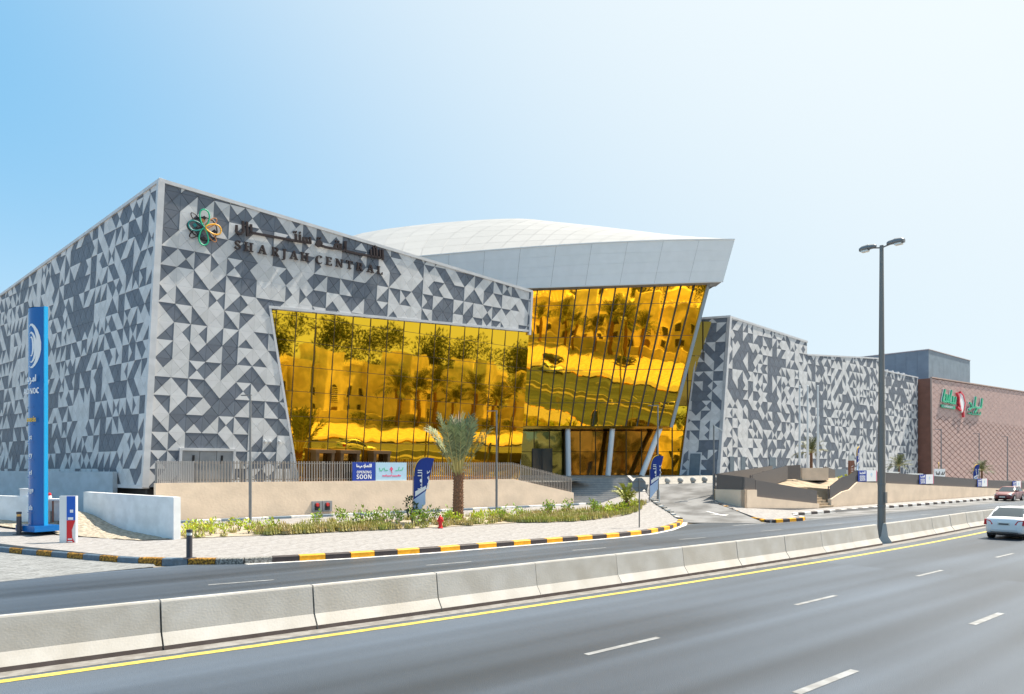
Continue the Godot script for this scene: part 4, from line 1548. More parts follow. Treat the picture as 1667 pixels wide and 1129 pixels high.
func make_small_lamps() -> void:
	var spots := [[-9.9, -26.0, "n", 7.0, "grey lamp post in front of the beige wall, nearest the white wall"], [7.2, -25.6, "n", 7.0, "grey lamp post to the right of the date palm by the beige wall"], [18.6, -20.6, "n", 7.0, "grey lamp post beside the driveway, behind the round sign"], [22.2, -18.2, "p", 6.2, "lamp post at the corner of the ramp wall with its head turned to the right"], [84.0, -24.0, "n", 7.5, "thin lamp post before the brown store, left of its sign"], [94.0, -22.5, "n", 7.2, "thin lamp post before the brown store, below the end of its sign"], [103.0, -21.5, "n", 7.0, "thin lamp post before the brown store, rightmost"]]
	for e in spots:
		var s: float = e[0]
		var n: float = e[1]
		var y := hp(s, n) if s < 20 else 0.4 if s < 30 else 1.2
		var t := thing("lamp_post", e[4], "street lamp", S(s, n, y), TH, "slim lamp posts along the pavement")
		var mb := MB.new()
		var h: float = e[3]
		mb.tube(Vector3.ZERO, Vector3(0, h * 0.45, 0), 0.085, 0.085, 12)
		mb.tube(Vector3(0, h * 0.45, 0), Vector3(0, h, 0), 0.06, 0.055, 12)
		mb.tube(Vector3.ZERO, Vector3(0, 0.03, 0), 0.17, 0.17, 12)
		put("pole", mb, M.lamp_grey, t)
		mb = MB.new()
		var d := -1.0 if e[2] == "n" else 1.0
		var dir := Vector3(0.2 * d, 0.03 if d < 0 else -0.28, 0.97 * d).normalized() if d < 0 else Vector3(0.5, -0.5, 0.6).normalized()
		mb.bar(Vector3(0, h - 0.03, 0), Vector3(0, h - 0.03, 0) + dir * 0.75, 0.22, 0.055)
		put("lamp_head", mb, M.pale if d > 0 else M.lamp_grey, t)

# ------------------------------------------------------------------ walls and fences
func wall_run(called: String, label: String, pts: Array, thick: float, m: Material, group := "") -> MeshInstance3D:
	# pts: [ground point (s, n), bottom, top]; the wall's outer face runs along the points
	var mb := MB.new()
	for i in pts.size() - 1:
		var a: Array = pts[i]
		var b: Array = pts[i + 1]
		var pa := S(a[0], a[1])
		var pb := S(b[0], b[1])
		var x := (pb - pa).normalized()
		var z := x.cross(Vector3.UP) * thick
		var y := Vector3.UP
		mb.hexa([pa - z + y * a[2], pb - z + y * b[2], pa - z + y * a[3], pb - z + y * b[3], pa + y * a[2], pb + y * b[2], pa + y * a[3], pb + y * b[3]])
	var o := put(called, mb, m)
	tag(o, label, "wall", group)
	return o

func fence_run(label: String, pts: Array, pitch: float, w: float, m: Material, dense := false) -> Node3D:
	# vertical slats between sloping lines; pts: [s, n, bottom, top]
	var t := thing("slat_fence", label, "fence")
	var mb := MB.new()
	var rails := MB.new()
	var posts := []
	for i in pts.size() - 1:
		var a: Array = pts[i]
		var b: Array = pts[i + 1]
		var pa := S(a[0], a[1])
		var pb := S(b[0], b[1])
		var L := pa.distance_to(pb)
		var x := (pb - pa) / L
		var z := x.cross(Vector3.UP)
		var k := maxi(1, int(L / pitch))
		for j in k:
			var f := (j + 0.5) / k
			var p := pa.lerp(pb, f)
			var y0 := lerpf(a[2], b[2], f)
			var y1 := lerpf(a[3], b[3], f)
			mb.box(p + Vector3.UP * (y0 + y1) * 0.5, Vector3(w, y1 - y0, 0.05), Basis(x, Vector3.UP, z))
		for e in [0.12, 0.9]:
			rails.bar(pa + Vector3.UP * lerpf(a[2], a[3], e) - z * 0.08, pb + Vector3.UP * lerpf(b[2], b[3], e) - z * 0.08, 0.05, 0.05)
		var np := maxi(1, int(L / 2.4))
		for j in np + 1:
			posts.append([pa.lerp(pb, j / float(np)) - z * 0.14, lerpf(a[2], b[2], j / float(np)), lerpf(a[3], b[3], j / float(np))])
	put("slats", mb, m, t).set_meta("kind", "stuff")
	put("rail", rails, m, t)
	for p in posts:
		var q := MB.new()
		q.box(p[0] + Vector3.UP * (p[1] + p[2]) * 0.5, Vector3(0.07, p[2] - p[1], 0.07), Basis(Vector3.UP, TH))
		put("post", q, m, t)
	return t

func make_walls() -> void:
	wall_run("beige_wall", "long plain beige retaining wall with two red valve boxes, below the gold window", [[-14.1, -28.3, 0.0, 2.54], [11.15, -28.3, 0.0, 2.54], [17.6, -28.35, 0.0, 1.38]], 0.35, M.beige)
	fence_run("grey slat fence along the top of the long beige wall before the gold window", [[-12.0, -28.5, 2.54, 3.76], [11.15, -28.5, 2.54, 3.80], [17.55, -28.5, 1.38, 2.58]], 0.17, 0.06, M.slat)
	fence_run("short dense grey slat fence at the corner of the patterned hall", [[-14.0, -28.5, 2.54, 3.74], [-12.05, -28.5, 2.54, 3.74]], 0.09, 0.06, M.slat_light)
	# kerb stones along the foot of the beige wall
	kerb_run(SV([-13.6, -27.7, 12.0, -27.7, 17.9, -27.75, 21.0, -28.6]), func(s, n): return hp(s, n) - 0.05, func(_p, k): return M.kerb_white if k % 2 else M.kerb_blue, 1.35, 1.0, 0.17)
	var vb := thing("valve_box", "pair of grey framed boxes with red valves set in the beige wall", "valve box", S(0, -28.3), TH)
	for k in 2:
		var mb := MB.new()
		mb.box(Vector3(-4.90 + 0.68 * k, 1.0, 0.05), Vector3(0.64, 0.66, 0.1))
		var fr := put("frame", mb, M.joint, vb)
		mb = MB.new()
		mb.box(Vector3(-4.90 + 0.68 * k, 0.98, 0.11), Vector3(0.32, 0.42, 0.03))
		put("recess", mb, M.dark, fr)
		mb = MB.new()
		mb.tube(Vector3(-4.90 + 0.68 * k, 1.1, 0.1), Vector3(-4.90 + 0.68 * k, 1.1, 0.2), 0.12, 0.1, 12)
		put("valve", mb, M.red_valve, fr)
	# white walls at the left
	var w2a := SN(Vector3(-14.45, 0, -31.5))
	var w2b := SN(Vector3(-22.6, 0, -38.9))
	wall_run("white_wall", "low white wall running back beside the sand, its end next to the planting bed", [[w2b.x, w2b.y, 0.0, 2.1], [w2a.x, w2a.y, 0.0, 2.1]], 0.3, M.white_wall)
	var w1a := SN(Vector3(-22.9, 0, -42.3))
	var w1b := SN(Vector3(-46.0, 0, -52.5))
	wall_run("white_wall", "taller white wall, shade painted into its grey blue colour, behind the blue totem", [[w1b.x, w1b.y, 0.0, 3.2], [w1a.x, w1a.y, 0.0, 3.15]], 0.3, M.shaded_white_wall)
	var w3a := SN(Vector3(-22.6, 0, -34.6))
	var w3b := SN(Vector3(-30.0, 0, -36.0))
	wall_run("white_wall", "low white wall at the left edge beside the meter cabinet", [[w3b.x, w3b.y, 0.0, 2.15], [w3a.x, w3a.y, 0.0, 2.0]], 0.3, M.white_wall)
	var cab := thing("meter_cabinet", "small white cabinet with a dark opening behind the blue totem", "cabinet", Vector3(-21.65, 0.6, -34.7), 0.1)
	for e in [[Vector3(0, 0.62, -0.25), Vector3(1.2, 1.24, 0.05), "back_panel"], [Vector3(-0.58, 0.6, 0), Vector3(0.06, 1.2, 0.5), "side_panel"], [Vector3(0.58, 0.6, 0), Vector3(0.06, 1.2, 0.5), "side_panel"], [Vector3(0, 1.27, 0), Vector3(1.26, 0.07, 0.6), "top_panel"]]:
		var mb := MB.new()
		mb.box(e[0], e[1])
		put(e[2], mb, M.white_wall, cab)
	var mtr := MB.new()
	mtr.box(Vector3(-0.2, 0.4, -0.1), Vector3(0.24, 0.6, 0.2))
	put("meter", mtr, M.concrete, cab)
	mtr = MB.new()
	mtr.tube(Vector3(0.05, 0.0, 0), Vector3(0.05, 1.2, 0), 0.04, 0.04, 8)
	put("pipe", mtr, M.brown_dark, cab)
	var hl := thing("warning_beacon", "small red capped beacon on top of the white cabinet", "beacon", Vector3(-21.75, 1.91, -34.7))
	mtr = MB.new()
	mtr.lathe(Vector3.ZERO, [Vector2(0.09, 0), Vector2(0.09, 0.1), Vector2(0.07, 0.14)], 12)
	put("base", mtr, M.pale, hl)
	mtr = MB.new()
	mtr.lathe(Vector3(0, 0.14, 0), [Vector2(0.07, 0), Vector2(0.065, 0.1), Vector2(0.0, 0.15)], 12)
	put("cap", mtr, M.red, hl)
	var vent := thing("vent_block", "white block standing on the low wall at the left edge", "vent", Vector3(-22.95, 2.0, -34.9), 0.15)
	mtr = MB.new()
	mtr.box(Vector3(0, 0.17, 0), Vector3(0.42, 0.34, 0.42))
	mtr.box(Vector3(0, 0.36, 0), Vector3(0.48, 0.05, 0.48))
	put("block", mtr, M.white_wall, vent)
	# the ramp and stairs on the right
	wall_run("beige_wall", "beige wall of the ramp corner, stepping down towards the stairs", [[20.6, -17.0, 0.0, 1.84], [20.6, -14.6, 0.0, 1.84], [22.17, -14.6, 0.0, 1.82], [22.175, -14.6, 0.0, 1.33], [31.3, -14.6, 0.0, 0.54]], 0.3, M.beige)
	wall_run("beige_wall", "long beige retaining wall with a sloping stepped end, beside the right hand pavement", [[33.93, -14.9, 0.0, 0.83], [35.88, -14.9, 0.0, 1.40], [37.22, -14.9, 0.0, 1.55], [38.72, -14.9, 0.0, 2.19], [85.8, -14.95, 0.0, 0.66], [130, -15.0, 0.0, 0.45]], 0.3, M.beige)
	fence_run("dark slat fence on the stepped ramp corner wall, sloping down towards the stairs", [[22.2, -14.75, 1.33, 2.52], [31.2, -14.75, 0.54, 1.57]], 0.085, 0.072, M.slat_dark)
	fence_run("dark slat fence turning the corner at the left end of the ramp", [[20.75, -17.0, 1.84, 2.96], [20.75, -14.75, 1.84, 2.75], [22.1, -14.75, 1.83, 2.62]], 0.085, 0.072, M.slat_dark)
	var fa := SN(Vector3(15.0, 0, -54))
	var fb := SN(Vector3(24.7, 0, -70))
	fence_run("dark slat fence along the back of the ramp before the patterned wing", [[fa.x, fa.y, 1.9, 2.96], [fb.x, fb.y, 2.55, 3.62]], 0.085, 0.072, M.slat_dark)
	var fc := SN(Vector3(18.3, 0, -56.2))
	var fd := SN(Vector3(23.6, 0, -63.2))
	var fe := SN(Vector3(25.1, 0, -64.2))
	fence_run("dark slat fence rising along the ramp to the planter", [[fc.x, fc.y, 1.5, 2.85], [fd.x, fd.y, 2.4, 3.6], [fe.x, fe.y, 2.45, 3.66]], 0.085, 0.072, M.slat_dark)
	var ff := SN(Vector3(28.2, 0, -66.4))
	var fg := SN(Vector3(30.2, 0, -69))
	fence_run("short dark slat fence between the planter and the yellow shrub", [[ff.x, ff.y, 2.45, 3.55], [fg.x, fg.y, 2.3, 3.2]], 0.085, 0.072, M.slat_dark)
	fence_run("long dark slat fence hung with blue banners on the right retaining wall", [[34.0, -15.05, 0.83, 1.9], [35.88, -15.05, 1.40, 2.55], [37.22, -15.05, 1.55, 2.75], [38.72, -15.05, 2.19, 3.2], [70, -15.08, 1.18, 2.12], [85.8, -15.1, 0.66, 1.57], [130, -15.15, 0.45, 1.4]], 0.085, 0.072, M.slat_dark)
	# ramp landing
	sheet("ramp_landing", SV([20.8, -14.95, 31.3, -14.95, 31.35, -17.25, 34.0, -17.25, 36.0, -15.3, 46, -15.3, 46, -24, 36, -24, 21.0, -17.4]), func(s, n): return minf(2.47, maxf(1.0 + 1.47 * clampf((-n - 15.0) / 4.2, 0.0, 1.0), 1.3 + 1.2 * clampf((s - 35.0) / 4.5, 0.0, 1.0) if s > 34.5 else 0.0)), 1.0, M.landing, 0.0, 1.4)
	var st := Node3D.new()
	st.name = numbered(self, "stairs")
	add_child(st, true)
	st.set_meta("kind", "structure")
	var sm := MB.new()
	sm.box(Vector3(1.3, -0.11, -0.16), Vector3(2.6, 0.22, 0.36))
	var smesh := sm.mesh(M.landing)
	for i in 8:
		var p := S(31.35, -14.75 - 0.32 * i, 0.34 + 0.205 * i)
		part("step", smesh, st, Transform3D(Basis(Vector3.UP, TH), p))
	var pl := thing("planter", "beige stone planter box at the top of the ramp, before the palm and flagpoles", "planter", Vector3(26.7, 2.3, -65.8), 0.15)
	var pm := MB.new()
	pm.box(Vector3(0, 0.55, 0.55), Vector3(2.5, 1.1, 0.2))
	pm.box(Vector3(0, 0.55, -0.95), Vector3(2.5, 1.1, 0.2))
	for s in [-1.0, 1.0]:
		pm.box(Vector3(1.15 * s, 0.55, -0.2), Vector3(0.2, 1.098, 1.3))
	put("box", pm, M.beige, pl)
	pm = MB.new()
	pm.box(Vector3(0, 0.9, -0.2), Vector3(2.1, 0.2, 1.3))
	put("soil", pm, M.soil, pl)
	for k in 3:
		var fx: float = [1301.5, 1314.5, 1331.0][k]
		var d := 66.6
		var fp := thing("flagpole", ["white flagpole left of the two behind the planter, beside the dark fence", "white flagpole behind the left part of the beige planter", "white flagpole behind the right part of the beige planter"][k], "flagpole", Vector3((fx - 833.5) / 1200 * d, 2.4, -d), 0.0, "white flagpoles by the ramp")
		var mb := MB.new()
		mb.tube(Vector3.ZERO, Vector3(0, 8.3, 0), 0.12, 0.07, 10)
		put("pole", mb, M.white_steel, fp)
		mb = MB.new()
		mb.lathe(Vector3(0, 8.3, 0), [Vector2(0.05, 0), Vector2(0.1, 0.06), Vector2(0.08, 0.14), Vector2(0, 0.17)], 10)
		put("finial", mb, M.white_steel, fp)

# ------------------------------------------------------------------ banners, flags, signs
func arabic_soon(w: float) -> Array:   # the two words on the banners, in a box w wide
	var k := w / 10.0
	var l := [[9.8, 1.6, 9.8, 0.0], [9.3, 1.6, 9.3, 0, 8.8, 0], [8.6, 1.6, 8.6, 0, 7.2, 0, 7.2, 0.6, 7.5, 0.8, 7.8, 0.5, 7.7, 0.0], [7.0, 0, 6.5, 0, 6.5, 0.5], [6.3, 0, 5.9, 0, 5.9, 0.5], [5.6, 1.6, 5.6, 0.0], [5.2, 0.7, 4.6, 0.7, 5.0, -0.3, 5.3, -0.6], [3.7, 0, 3.3, 0.6, 3.0, 0.2, 3.4, 0.0, 2.9, 0, 2.5, -0.2, 2.3, -0.6], [2.0, 0, 1.6, 0, 1.6, 0.5], [1.3, 0.5, 1.3, 0, 0.6, 0, 0.6, 0.5], [0.2, 1.5, 0.2, 0.0]]
	var o := []
	for e in l:
		var q := []
		for v in e:
			q.append(v * k)
		o.append(q)
	return o

func make_banners() -> void:
	var b := thing("fence_banner", "blue and pale blue banner reading opening soon on the fence before the gold window", "banner", S(0, -28.4), TH, "banners hung on the fences")
	var mb := MB.new()
	mb.box(Vector3(-1.58, 3.11, 0.03), Vector3(1.66, 1.25, 0.03))
	var l := put("blue_panel", mb, M.banner_blue, b)
	mb = MB.new()
	mb.box(Vector3(0.45, 3.11, 0.03), Vector3(2.36, 1.24, 0.03))
	var r := put("pale_panel", mb, M.banner_pale, b)
	for e in [["OPENING", 0.17, 3.10], ["SOON", 0.23, 2.80]]:
		var tm := letter(e[0], "Droid Sans", true, e[1] * (1.25 if e[0] == "SOON" else 1.0), 0.008)
		tm.material = M.print_white
		part("lettering", tm, l, Transform3D(Basis(), Vector3(-1.58, e[2], 0.052)))
	put("script", stroke_mesh(arabic_soon(1.1), 0.045, 0.008, Transform3D(Basis(), Vector3(-2.13, 3.44, 0.047))), M.print_white, l)
	put("emblem", stroke_mesh([[0.35, 3.3, 0.45, 3.42, 0.55, 3.3, 0.45, 3.18, 0.35, 3.3], [0.45, 3.2, 0.5, 3.05]], 0.06, 0.008, Transform3D(Basis(), Vector3(0, 0, 0.047))), M.print_pink, r)
	put("script", stroke_mesh([[-0.45, 3.36, -0.4, 3.2, -0.25, 3.2, -0.2, 3.32], [-0.1, 3.38, -0.05, 3.22, 0.15, 3.22], [0.8, 3.2, 1.0, 3.22, 1.05, 3.42], [1.1, 3.22, 1.3, 3.24, 1.35, 3.4]], 0.05, 0.008, Transform3D(Basis(), Vector3(0, 0, 0.047))), M.print_green, r)
	put("printed_line", stroke_mesh([[-0.2, 2.86, 0.0, 2.84, 0.05, 2.9], [0.12, 2.84, 0.4, 2.84, 0.45, 2.9], [0.55, 2.84, 0.95, 2.84, 1.0, 2.9], [1.05, 2.85, 1.15, 2.85]], 0.07, 0.008, Transform3D(Basis(), Vector3(0, 0, 0.047))), M.print_pink, r)
	var spots := [[38.9, 3.18, 2.21, 3.7, "blue and white banner at the top of the stepped wall by the stairs"], [52.2, 2.76, 1.82, 3.6, "blue and white banner on the dark fence, just right of the tall lamp post"], [68.6, 2.20, 1.3, 3.4, "blue and white banner on the fence left of the red car"], [81.2, 1.8, 0.85, 3.4, "blue and white banner on the fence right of the red car"]]
	for e in spots:
		var t := thing("fence_banner", e[4], "banner", S(e[0], -14.98), TH, "banners hung on the fences")
		var h: float = e[1] - e[2]
		var w: float = e[3]
		mb = MB.new()
		mb.box(Vector3(w * 0.22, (e[1] + e[2]) / 2, 0.03), Vector3(w * 0.44, h, 0.03))
		var bl := put("blue_panel", mb, M.banner_blue, t)
		mb = MB.new()
		mb.box(Vector3(w * 0.7, (e[1] + e[2]) / 2, 0.03), Vector3(w * 0.52, h, 0.03))
		var wp := put("white_panel", mb, M.print_white, t)
		mb = MB.new()
		mb.box(Vector3(w * 0.98, (e[1] + e[2]) / 2, 0.03), Vector3(w * 0.04, h, 0.03))
		put("pink_edge", mb, M.print_pink, t)
		for q in [["OPENING", 0.17, 0.45], ["SOON", 0.28, 0.2]]:
			var tm := letter(q[0], "Droid Sans", true, q[1], 0.008)
			tm.material = M.print_white
			part("lettering", tm, bl, Transform3D(Basis(), Vector3(w * 0.22, e[2] + h * q[2], 0.052)))
		put("script", stroke_mesh(arabic_soon(1.1), 0.05, 0.008, Transform3D(Basis(), Vector3(w * 0.22 - 0.55, e[2] + h * 0.72, 0.047))), M.print_white, bl)
		put("emblem", stroke_mesh([[w * 0.66, e[2] + h * 0.6, w * 0.7, e[2] + h * 0.75, w * 0.74, e[2] + h * 0.6, w * 0.7, e[2] + h * 0.48]], 0.09, 0.008, Transform3D(Basis(), Vector3(0, 0, 0.047))), M.banner_pale, wp)

func feather_flag(label: String, at: Vector3, yaw: float, h: float, w: float) -> void:
	var t := thing("feather_flag", label, "flag", at, yaw, "blue feather flags")
	var y0 := h * 0.08
	# pole, bending over at the top
	var pts := []
	for k in 13:
		var f := k / 12.0
		var bend := 0.0 if f < 0.72 else pow((f - 0.72) / 0.28, 2.0)
		pts.append(Vector3(0.06 * f + bend * w * 0.62, h * (f if f < 0.72 else 0.72 + 0.265 * sin((f - 0.72) / 0.28 * PI / 2)), 0))
	var mb := MB.new()
	mb.path(pts, 0.03, 0.018, 6)
	put("pole", mb, M.pole, t)
	mb = MB.new()
	mb.tube(Vector3(w * 0.72, 0, 0.05), Vector3(w * 0.72, h * 0.27, 0.02), 0.03, 0.03, 8)
	put("stay", mb, M.pale, t)
	mb = MB.new()
	mb.box(Vector3(w * 0.36, 0.04, 0), Vector3(w * 1.2, 0.08, 0.5))
	put("base", mb, M.pale, t)
	# cloth: a rippled sheet between the pole and its free edge
	var edge := func(f: float) -> Vector3:   # on the pole
		return Vector3(0.03 + 0.06 * f + (0.0 if f < 0.72 else pow((f - 0.72) / 0.28, 2.0) * w * 0.62), h * (f if f < 0.72 else 0.72 + 0.265 * sin((f - 0.72) / 0.28 * PI / 2)), 0)
	var cloth := func(f: float, g: float) -> Vector3:
		var p: Vector3 = edge.call(f)
		var q := Vector3(w * (0.62 + 0.42 * clampf((f - 0.3) / 0.7, 0, 1)), h * (0.30 + (f - 0.10) * 0.757), 0)
		q.y = maxf(q.y, 0)
		var r := p.lerp(q, g)
		r.z += 0.045 * sin(g * 5.0 + f * 7.0) * g
		return r
	for seg in [[0.10, 0.36, M.banner_pale2, "lower_panel"], [0.36, 0.985, M.flag_navy, "cloth"]]:
		mb = MB.new()
		for i in 12:
			for j in 5:
				var f0 := lerpf(seg[0], seg[1], i / 12.0)
				var f1 := lerpf(seg[0], seg[1], (i + 1) / 12.0)
				mb.quad(cloth.call(f0, j / 5.0), cloth.call(f0, (j + 1) / 5.0), cloth.call(f1, (j + 1) / 5.0), cloth.call(f1, j / 5.0))
		var c := put(seg[3], mb, seg[2], t)
		if seg[3] == "cloth":
			var gm := MB.new()
			for i in 10:
				var f0 := lerpf(0.70, 0.985, i / 10.0)
				var f1 := lerpf(0.70, 0.985, (i + 1) / 10.0)
				gm.bar(edge.call(f0) + Vector3(0.01, 0.03, 0.012), edge.call(f1) + Vector3(0.01, 0.03, 0.012), 0.03, 0.10, Vector3.BACK)
			put("gold_trim", gm, M.flag_gold, c)
			gm = MB.new()
			for j in 4:
				gm.quad(cloth.call(0.39, 0.12 + j * 0.2) + Vector3(0, 0, 0.012), cloth.call(0.39, 0.32 + j * 0.2) + Vector3(0, 0, 0.012), cloth.call(0.47, 0.32 + j * 0.2) + Vector3(0, 0, 0.012), cloth.call(0.47, 0.12 + j * 0.2) + Vector3(0, 0, 0.012))
			put("white_label", gm, M.print_white, c)
			var up := Transform3D(Basis(Vector3(0, 1, 0), Vector3(-0.55, 0, 0), Vector3(0, 0, 1)), Vector3(w * 0.46, h * 0.52 - 5.6 * h * 0.065, 0.075))
			put("script", stroke_mesh(arabic_soon(h * 0.65).slice(0, 6), 0.05, 0.01, up), M.print_white, c)
			up.origin = Vector3(w * 0.78, h * 0.52, 0.075)
			put("script", stroke_mesh(arabic_soon(h * 0.5).slice(6), 0.05, 0.01, up), M.print_white, c)

func make_flags() -> void:
	feather_flag("blue feather flag with gold trim standing in the planting bed left of the date palm", S(-3.2, -20.2, hp(-3.2, -20.2)), -0.05, 3.7, 1.15)
	feather_flag("blue feather flag beside the driveway next to the round grey sign", Vector3(10.05, 0.75, -54.0), 0.1, 3.6, 1.05)
	feather_flag("blue feather flag standing behind the brown totem above the stairs", Vector3(33.6, 2.3, -72.0), 0.75, 3.2, 0.9)
	feather_flag("blue feather flag at the far corner between the patterned wing and the brown store", S(84.5, -24.5, 1.2), 1.0, 3.0, 0.7)
	feather_flag("blue feather flag behind the right hand fence before the brown store", S(77.0, -18.0, 0.9), 0.3, 3.0, 1.1)

func make_signs() -> void:
	# fuel station totem: a tall lens-shaped blue board
	var t := thing("blue_totem", "tall blue fuel station totem with a white wave emblem, before the taller white wall", "sign", Vector3(-21.2, 0.55, -33.0), -0.52)
	var W := 1.18
	var H := 9.95
	var prof := PackedVector2Array()
	var outline := []
	for k in 13:
		var f := k / 12.0 * 2.0 - 1.0
		outline.append(Vector2(f * W / 2, 0.27 * (1 - f * f) + 0.05))
	var rows := []
	for y in [0.25, H]:
		var row := []
		for p in outline:
			row.append(Vector3(p.x, y + (0.0 if y < 1 else -0.05 * (1 - pow(p.x / W * 2, 2))), p.y))
		rows.append(row)
	var mb := MB.new()
	mb.grid(rows)
	rows = []
	for y in [0.25, H]:
		var row := []
		for k in 13:
			var p: Vector2 = outline[12 - k]
			row.append(Vector3(p.x, y, -p.y))
		rows.append(row)
	mb.grid(rows)
	for y in [H - 0.02, 0.25]:
		for k in 12:
			mb.quad(Vector3(outline[k].x, y, outline[k].y), Vector3(outline[k + 1].x, y, outline[k + 1].y), Vector3(outline[k + 1].x, y, -outline[k + 1].y), Vector3(outline[k].x, y, -outline[k].y))
	put("board", mb, M.pylon, t)
	mb = MB.new()
	for s in [-1.0, 1.0]:
		mb.box(Vector3(s * (W / 2 + 0.03), H / 2 + 0.12, 0), Vector3(0.07, H - 0.24, 0.16))
	put("edge_strip", mb, M.pylon_edge, t)
	mb = MB.new()
	mb.box(Vector3(0, 0.12, 0.0), Vector3(1.55, 0.26, 1.1))
	put("plinth", mb, M.pylon, t)
	var fz := func(u: float) -> float: return 0.27 * (1 - pow(u / W * 2, 2)) + 0.05
	# emblem: nested crescents of a rising wave or falcon
	var cm := MB.new()
	for e in [[0.46, 0.95, 0.20, 0.0], [0.30, 0.66, 0.16, -0.06], [0.15, 0.42, 0.13, -0.02]]:
		for k in 14:
			var a0 := lerpf(-2.0, 2.3, k / 14.0)
			var a1 := lerpf(-2.0, 2.3, (k + 1) / 14.0)
			var w0: float = e[2] * sin(PI * clampf(k / 14.0 + 0.03, 0, 1))
			var w1: float = e[2] * sin(PI * clampf((k + 1) / 14.0, 0, 1))
			var f := func(a: float, w: float) -> Vector3:
				var u: float = 0.06 + 0.8 * (e[0] + w * 0.5) * cos(a)
				return Vector3(u, H - 1.75 + e[3] + (e[1] + w * 0.5) * sin(a), fz.call(u) + 0.014)
			cm.quad(f.call(a0, -w0), f.call(a0, w0), f.call(a1, w1), f.call(a1, -w1))
	put("wave_emblem", cm, M.print_white, t)
	var tm := letter("ADNOC", "Droid Sans", true, 0.25, 0.01)
	tm.material = M.print_white
	part("lettering", tm, t, Transform3D(Basis(), Vector3(0.07, H - 3.75, 0.33)))
	put("script", stroke_mesh([[-0.36, 0.18, -0.36, 0.0, -0.2, 0.0, -0.16, 0.2], [-0.06, 0.14, -0.02, -0.1, -0.12, -0.16], [0.08, 0.0, 0.2, 0.0, 0.22, 0.14], [0.3, 0.16, 0.36, 0.0, 0.26, -0.02], [0.46, 0.3, 0.46, 0.0]], 0.075, 0.01, Transform3D(Basis().scaled(Vector3(0.8, 0.8, 1)), Vector3(0.06, H - 3.3, 0.325))), M.print_white, t)
	tm = letter("oasis", "Droid Sans", true, 0.22, 0.01)
	tm.material = M.flag_gold
	part("lettering", tm, t, Transform3D(Basis(), Vector3(0.08, H - 5.0, 0.33)))
	var names_ := ["st", "ry", "el", "nge", "sh"]
	for k in 5:
		tm = letter(names_[k], "Droid Sans", true, 0.19, 0.01)
		tm.material = M.print_white
		part("lettering", tm, t, Transform3D(Basis(), Vector3(0.02, H - 5.8 - 0.78 * k, 0.33)))
	for k in 9:
		mb = MB.new()
		mb.box(Vector3(0, H - 4.45 - 0.78 * k, 0.318), Vector3(0.5, 0.025, 0.02))
		put("divider", mb, M.pylon, t)
	# small price sign
	t = thing("price_sign", "small blue and red sign board with a white side, by the blue totem", "sign", Vector3(-18.15, 0.2, -30.2), 0.15)
	mb = MB.new()
	mb.box(Vector3(0, 1.02, 0), Vector3(0.62, 1.96, 0.2))
	put("body", mb, M.white_steel, t)
	var rb := Transform3D(Basis(Vector3.UP, 0.0), Vector3.ZERO)
	mb = MB.new()
	mb.box(Vector3(0.13, 1.5, 0.105), Vector3(0.32, 0.98, 0.02))
	var up := put("blue_panel", mb, M.price_blue, t)
	mb = MB.new()
	mb.prism(SV([-0.03, 0.06, 0.29, 0.06, 0.18, 0.3, 0.16, 0.6, 0.29, 1.0, -0.03, 1.0]), Vector3(0, 0, 0.118), Vector3.RIGHT, Vector3.UP, Vector3.BACK, 0.02)
	put("red_panel", mb, M.red, t)
	mb = MB.new()
	mb.box(Vector3(0.12, 1.08, 0.122), Vector3(0.2, 0.1, 0.01))
	mb.box(Vector3(0.16, 1.38, 0.122), Vector3(0.12, 0.12, 0.01))
	mb.box(Vector3(0.1, 0.24, 0.126), Vector3(0.16, 0.05, 0.01))
	mb.box(Vector3(0.1, 0.14, 0.126), Vector3(0.18, 0.04, 0.01))
	put("print", mb, M.print_white, up)
	mb = MB.new()
	mb.box(Vector3(0, 0.02, 0), Vector3(0.75, 0.06, 0.3))
	put("foot", mb, M.dark, t)
	# back of a round road sign
	var sp := Vector3(6.80, hp(5.5, -11.6), -39.4)
	t = thing("road_sign", "grey back of an octagonal road sign on a thin post at the kerb", "sign", sp, 0.15)
	mb = MB.new()
	mb.tube(Vector3(0, -0.02, 0), Vector3(0, 2.62, 0), 0.035, 0.035, 10)
	put("post", mb, M.pole, t)
	mb = MB.new()
	var oc := PackedVector2Array()
	for k in 8:
		oc.append(Vector2(cos(TAU * (k + 0.5) / 8), sin(TAU * (k + 0.5) / 8)) * 0.40)
	mb.prism(oc, Vector3(0, 2.28, -0.04), Vector3.RIGHT, Vector3.UP, Vector3.BACK, 0.02)
	put("plate", mb, M.sign_back, t)
	for y in [2.12, 2.44]:
		mb = MB.new()
		mb.box(Vector3(0, y, -0.03), Vector3(0.62, 0.05, 0.025))
		put("bracket", mb, M.pole, t)
	# white board before the brown store, brown totem, pale planters
	t = thing("store_board", "small white sign board with dark lettering behind the right hand fence", "sign", S(70.5, -19.5, 1.2), TH - 0.2)
	mb = MB.new()
	mb.box(Vector3(0, 1.55, 0), Vector3(2.1, 1.15, 0.12))
	var bd := put("board", mb, M.print_white, t)
	put("script", stroke_mesh([[-0.8, 1.75, -0.75, 1.5, -0.5, 1.48, -0.4, 1.6], [-0.35, 1.45, -0.15, 1.5, -0.1, 1.75], [0.2, 1.5, 0.45, 1.48, 0.5, 1.7], [0.6, 1.46, 0.8, 1.5, 0.85, 1.72]], 0.12, 0.02, Transform3D(Basis(), Vector3(0, 0, 0.065))), M.dark, bd)
	mb = MB.new()
	mb.box(Vector3(0, 0.45, 0), Vector3(1.9, 0.9, 0.3))
	put("stand", mb, M.brown_dark, t)
